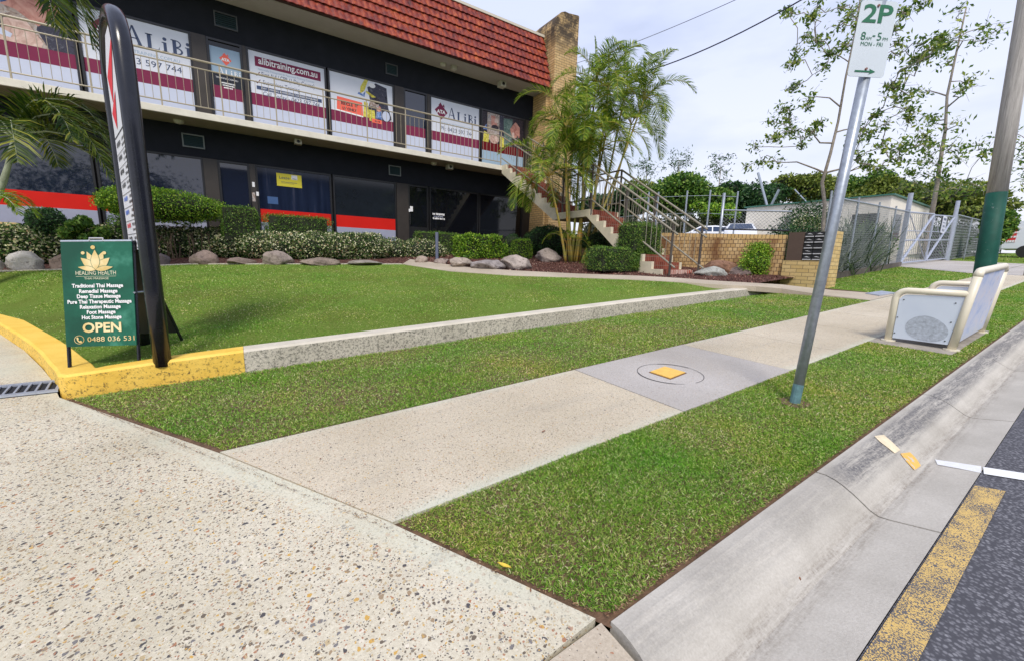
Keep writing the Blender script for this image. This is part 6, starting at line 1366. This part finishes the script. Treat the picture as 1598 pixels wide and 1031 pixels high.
dome('broadleaf_tree', 'grey-green gum trees showing through the palm fronds above the handrails', 995, 300, 34, 32, 48, F_olive, 2400, .30)
dome('broadleaf_tree', 'dark hedge-like tree low behind the staircase rails', 960, 320, 40, 30, 44, F_dark, 2400, .30)
for (px, py, h, lab) in ((1125, 262, 22, 'thin dark gum with a lacy crown between two domed trees'), (1060, 252, 14, 'wispy gum top poking above the rounded green tree'), (1010, 262, 14, 'wispy gum tops left of the rounded green tree')):
    c_ = at_dist(px, py, 62); b = Vector((c_[0], c_[1], 1.5)); s_ = 62 / 630
    tgs = [Vector(c_) + Vector((random.gauss(0, 1) * h * s_ * .45, random.gauss(0, 1) * .8, random.gauss(0, 1) * h * s_ * .4)) for _ in range(16)]
    tree('gum_tree', lab, [b, b + (Vector(c_) - b) * .5, Vector(c_)], tgs, F_dark, .16, .42, 22, .9, group='lacy gum trees on the skyline')
# dark hedge screen behind the far netting fence
c_ = at_dist(1060, 350, 34); d_ = at_dist(1230, 350, 38); V_, F_ = [], []
hv = []
for i in range(12): p = c_ + (d_ - c_) * i / 11; hv.append(('ell', (p[0], p[1], 2.6), (1.3, .8, 1.9 + .3 * random.random())))
for i in range(5): p = at_dist(930 + i * 28, 350, 33); hv.append(('ell', (p[0], p[1], 2.6), (1.5, .8, 2.0)))
shrub('screen_hedge', 'dark brownish green screen hedge behind the tall netting fence posts', 'hedge', hv, foliage('brown_green_leaf', [(0, (.02, .03, .015)), (.5, (.05, .06, .03)), (1, (.10, .11, .05))]), 60, .22)
# netting fence posts
nf_ = thing('netting_fence', (19, 17, 2), 'tall netting fence on thin pale posts beyond the car park', 'fence')
pts = []
for px, yt_ in ((968, 306), (1013, 300), (1028, 300), (1073, 298), (1109, 297), (1152, 299)):
    t_ = at_dist(px, yt_, 27); pts.append(t_); MB().tube([(t_[0], t_[1], 1.2), tuple(t_)], .045, 8).build('post', M_galv, nf_)
for a, b in zip(pts[:-1], pts[1:]): MB().tube([tuple(a - np.array([0, 0, .3])), tuple(b - np.array([0, 0, .3]))], .012, 5).build('wire', M_galv, nf_); MB().tube([tuple(a - np.array([0, 0, 1.3])), tuple(b - np.array([0, 0, 1.3]))], .010, 5).build('wire', M_galv, nf_)

# shrubs and strap-leaved plants behind the chain link fence
def tuft(cx, cy, r, h, n, V, F):
    for i in range(n):
        a = RNG.uniform(0, 2 * pi); e0 = RNG.uniform(.5, 1.45); L = h * RNG.uniform(.6, 1.15); p = np.array([cx + RNG.normal() * r * .3, cy + RNG.normal() * r * .3, P1(cx, cy)]); d = np.array([cos(a) * cos(e0), sin(a) * cos(e0), sin(e0)]); s_ = np.array([-sin(a), cos(a), 0]) * .017
        b = len(V); q = p
        for j in range(4):
            V += [q - s_ * (1 - j / 4.5), q + s_ * (1 - j / 4.5)]; q = q + d * L / 3; d = unit(d + np.array([0, 0, -.32]))
        F += [(b, b + 1, b + 3, b + 2), (b + 2, b + 3, b + 5, b + 4), (b + 4, b + 5, b + 7, b + 6)]
labs = ['strap-leaved grassy plant nearest the letterboxes behind the chain link fence', 'flowering grassy clump second behind the fence from the letterboxes', 'tall arching grassy plant in the middle of the fenced bed', 'spiky flax-like plant near the gate behind the fence']
for i, (x, y, r, h) in enumerate(((13.9, 5.3, .5, 1.1), (15.6, 5.5, .6, 1.2), (17.8, 5.8, .7, 1.5), (20.3, 6.1, .6, 1.7))):
    V, F = [], []; tuft(x, y, r * 1.9, h * 1.15, 800, V, F)
    tag(npmesh('strap_plant', np.array(V), np.array(F), F_blade), labs[i], 'plant', 'strap-leaved plants behind the fence')
for lab, x, y, z_, rx, rz, mt in (('low green shrub behind the fence beside the letterbox column', 14.6, 6.1, .65, 1.0, .9, F_dark), ('white-flowering grey-green bush behind the middle of the fence', 17.0, 6.5, .85, 1.2, .95, F_flower), ('dense bright green hedge bush close to the gate post', 21.2, 5.95, .8, .9, .85, F_mid), ('tall mid-green shrub at the back of the fenced bed', 19.0, 7.3, 1.1, 1.8, 1.3, F_dark)):
    shrub('shrub', lab, 'shrub', [('ell', (x, y, P1(x, y) + z_), (rx, .7, rz))], mt, 420, .09, rough=.18, core=.7)
for x, y, z_, rx, rz, lab in ((36, 6.6, .9, 2.6, 1.0, 'dark scrub behind the far fence right of the gate'), (44, 7.2, 1.0, 3.2, 1.2, 'second mass of dark scrub farther along the far fence'), (29, 10.5, 1.0, 2.2, 1.1, 'green bush seen through the bars of the double gate')):
    shrub('shrub', lab, 'shrub', [('ell', (x, y, P1(x, y) + z_), (rx, .9, rz))], F_dark, 160, .16, rough=.18, core=.8)

# pale shed behind the fence
sh = thing('shed', (27, 9, 1.6), 'pale concrete shed with green roof trim and louvred doors behind the brick wall', 'shed')
M_shed = mat('pale_shed_paint', (.78, .73, .64), .8, var=.07, vscale=2); sx, sy0, sy1, szt = 27.0, 6.95, 13.9, 4.72
MB().box(sx, sx + 7, sy0, sy1, 1.0, szt).build('wall', M_shed, sh); MB().box(sx - .12, sx + 7.1, sy0 - .12, sy1 + .12, szt + .003, szt + .07).build('roof', mat('green_roof_trim', (.05, .16, .12), .5), sh)
for y0_, y1_ in ((9.55, 10.55), (10.6, 11.6)): MB().box(sx - .03, sx - .003, y0_, y1_, 1.5, 3.9).build('door', mat('louvre_grey', (.20, .18, .15), .7, var=.15, vscale=30), sh)
MB().box(sx - .03, sx - .003, 7.3, 8.4, 2.8, 3.9).build('window', M_glass2, sh); MB().box(sx + 1, sx + 2, sy0 - .03, sy0 - .003, 2.6, 3.9).build('window', M_glass2, sh)
for (pa, pb_, lab) in (((1183, 270), (1196, 318), 'leaning pale steel mast rising behind the shed roof'), ((1216, 296), (1205, 318), 'short slanted strut right of the leaning mast'), ((1240, 296), (1256, 313), 'thin back-slanted strut above the middle of the shed roof')):
    a = atX(*pa, 33); b = atX(*pb_, 33); d = Vector(b) - Vector(a); tag(MB().tube([Vector(a), Vector(a) + d * 2.0], .09 if 'mast' in lab else .045, 8).build('steel_mast', M_galv), lab, 'mast')

# parked cars above the wall (only the roofs show)
M_car = mat('white_car_paint', (.68, .71, .78), .25, spec=.6); M_carg = mat('car_glass', (.03, .05, .10), .05); M_tyre = mat('tyre_rubber', (.02, .02, .02), .8)
def car(cx, cy, ztop, rot, label, van=False):
    h = 1.46; z0_ = ztop - h; r = thing('parked_car', (cx, cy, z0_), label, 'car', 'cars parked above the brick wall')
    def bend(pts): return pts
    prof2 = [(-2.1, .28), (-2.15, .62), (-2.05, .86), (-1.75, .94), (-1.2, 1.0), (-.55, 1.40), (.1, 1.46), (1.0, 1.43), (1.72, 1.02), (2.08, .92), (2.12, .5), (2.05, .28)]
    M4 = Matrix.Translation((cx, cy, z0_)) @ Matrix.Rotation(rot, 4, 'Z')
    def lay(w1, w2):
        vs = []; n = len(prof2)
        for s_ in (-1, 1):
            for x, z in prof2: w_ = w1 if z < 1.0 else w1 + (w2 - w1) * (z - 1.0) / .46; vs.append(M4 @ Vector((x, s_ * w_, z)))
        return vs, [tuple(range(n)), tuple(range(2 * n - 1, n - 1, -1))] + [(i, i + n, (i + 1) % n + n, (i + 1) % n) for i in range(n)]
    vs, fs = lay(.86, .62); MB().add(vs, fs).build('body', M_car, r, bevel=.03)
    def quad(ps, nm): MB().add([M4 @ Vector(p) for p in ps], [(0, 1, 2, 3)]).build(nm, M_carg, r)
    for s_ in (-1, 1):
        o_ = .012 * s_; quad([(-1.0, s_ * .835 + o_, 1.06), (-.5, s_ * .675 + o_, 1.35), (.25, s_ * .66 + o_, 1.38), (.25, s_ * .835 + o_, 1.06)], 'side_window'); quad([(.32, s_ * .835 + o_, 1.06), (.32, s_ * .66 + o_, 1.38), (1.0, s_ * .68 + o_, 1.34), (1.5, s_ * .835 + o_, 1.08)], 'side_window')
    quad([(-1.15, -.7, 1.05), (-.62, -.56, 1.375), (-.62, .56, 1.375), (-1.15, .7, 1.05)], 'windscreen'); quad([(1.08, -.56, 1.40), (1.66, -.68, 1.08), (1.66, .68, 1.08), (1.08, .56, 1.40)], 'rear_window')
    for x in (-1.35, 1.3):
        for s_ in (-1, 1): MB().tube([M4 @ Vector((x, s_ * .70, .31)), M4 @ Vector((x, s_ * .88, .31))], .31, 16).build('wheel', M_tyre, r)
q = at_dist(1118, 353.5, 31); car(q[0], q[1], q[2], 2.2, 'silver-white car roof showing above the brick wall, nearer the stair rail')
q = at_dist(1156, 349, 30); car(q[0], q[1], q[2], .5, 'white car with visible windows above the brick wall, next to the shed')

# white van and red sign at far right
vn_ = thing('parked_van', (40, 3, P1(40, 3)), 'white van parked at the far right edge beyond the clipped tree', 'van'); vz = P1(40, 3)
vp = [(4.55, .45), (4.6, 1.5), (4.3, 2.15), (-.6, 2.2), (-1.1, 1.35), (-1.9, 1.15), (-2.0, .45)]
MB().prism([(39.4, y, vz + z + .05) for y, z in vp], (1.9, 0, 0)).build('body', mat('van_white_paint', (.74, .77, .84), .3), vn_, bevel=.05)
for y in (3.55, -1.0):
    for x in (39.36, 41.2): MB().tube([(x, y, vz + .36), (x + .2, y, vz + .36)], .36, 18).build('wheel', M_tyre, vn_)
MB().prism([(39.39, -.1, vz + 1.5), (39.39, -.5, vz + 2.05), (39.39, -.4, vz + 2.05)][:0] + [(39.39, y, z + vz) for y, z in ((.6, 1.45), (.6, 2.05), (-.5, 2.05), (-.95, 1.45))], (-.01, 0, 0)).build('side_window', M_carg, vn_)
a, b, c_, d = [Vector(atX(*q, 39.385)) for q in ((1572, 359), (1589, 357.5), (1583.5, 378.5), (1566, 377.5))]
rs = MB().prism([a, d, c_, b], (.014, 0, 0)).build('red_panel', mat('red_board', (.62, .03, .03), .5), vn_); S = Sheet((a + b + c_ + d) / 4, (b - a), (a - d), .010); S.n = Vector((-1, 0, 0)); S.o.x = 39.385
for i in range(4): S.marks(-.42 + .05 * i, .42 - .05 * i, .44 - i * .26, .13, 0, .004, .12, i)
S.build('lettering', [M_whitet], rs)

# ============================================================ ACROSS THE STREET (seen mirrored in the dark windows)
op = thing('office_block', (10, -20, -.2), 'plain grey building across the street, mirrored in the ground floor glass', 'building')
mb = MB().box(-1.6, 30, -32, -21, -1.5, 9.0); mb.build('wall', mat('grey_render', (.13, .14, .17), .8, var=.05, vscale=1), op)
for x in (-.9, -.2, 3, 5, 8, 10): MB().box(x, x + .45, -20.996, -20.95, 4.2, 5.3).build('window', M_glass2, op)
for bx, by, hh, sp, lab in ((-9.5, -13, 8.3, 3.2, 'dark leafy tree mirrored in the left ground floor window'), (-4.6, -14, 7.2, 2.2, 'smaller tree mirrored beside the taller one in the ground floor glass')):
    tgs = [Vector((bx + random.gauss(0, 1) * sp * .55, by + random.gauss(0, 1) * 1.2, P1(bx, by) + hh * .68 + random.gauss(0, 1) * hh * .14)) for _ in range(60)]
    tree('roadside_tree', lab, [Vector((bx, by, -1.2)), Vector((bx + .2, by, 1.5)), Vector((bx, by, hh * .55))], tgs, F_dark, .2, .30, 60, 1.2)
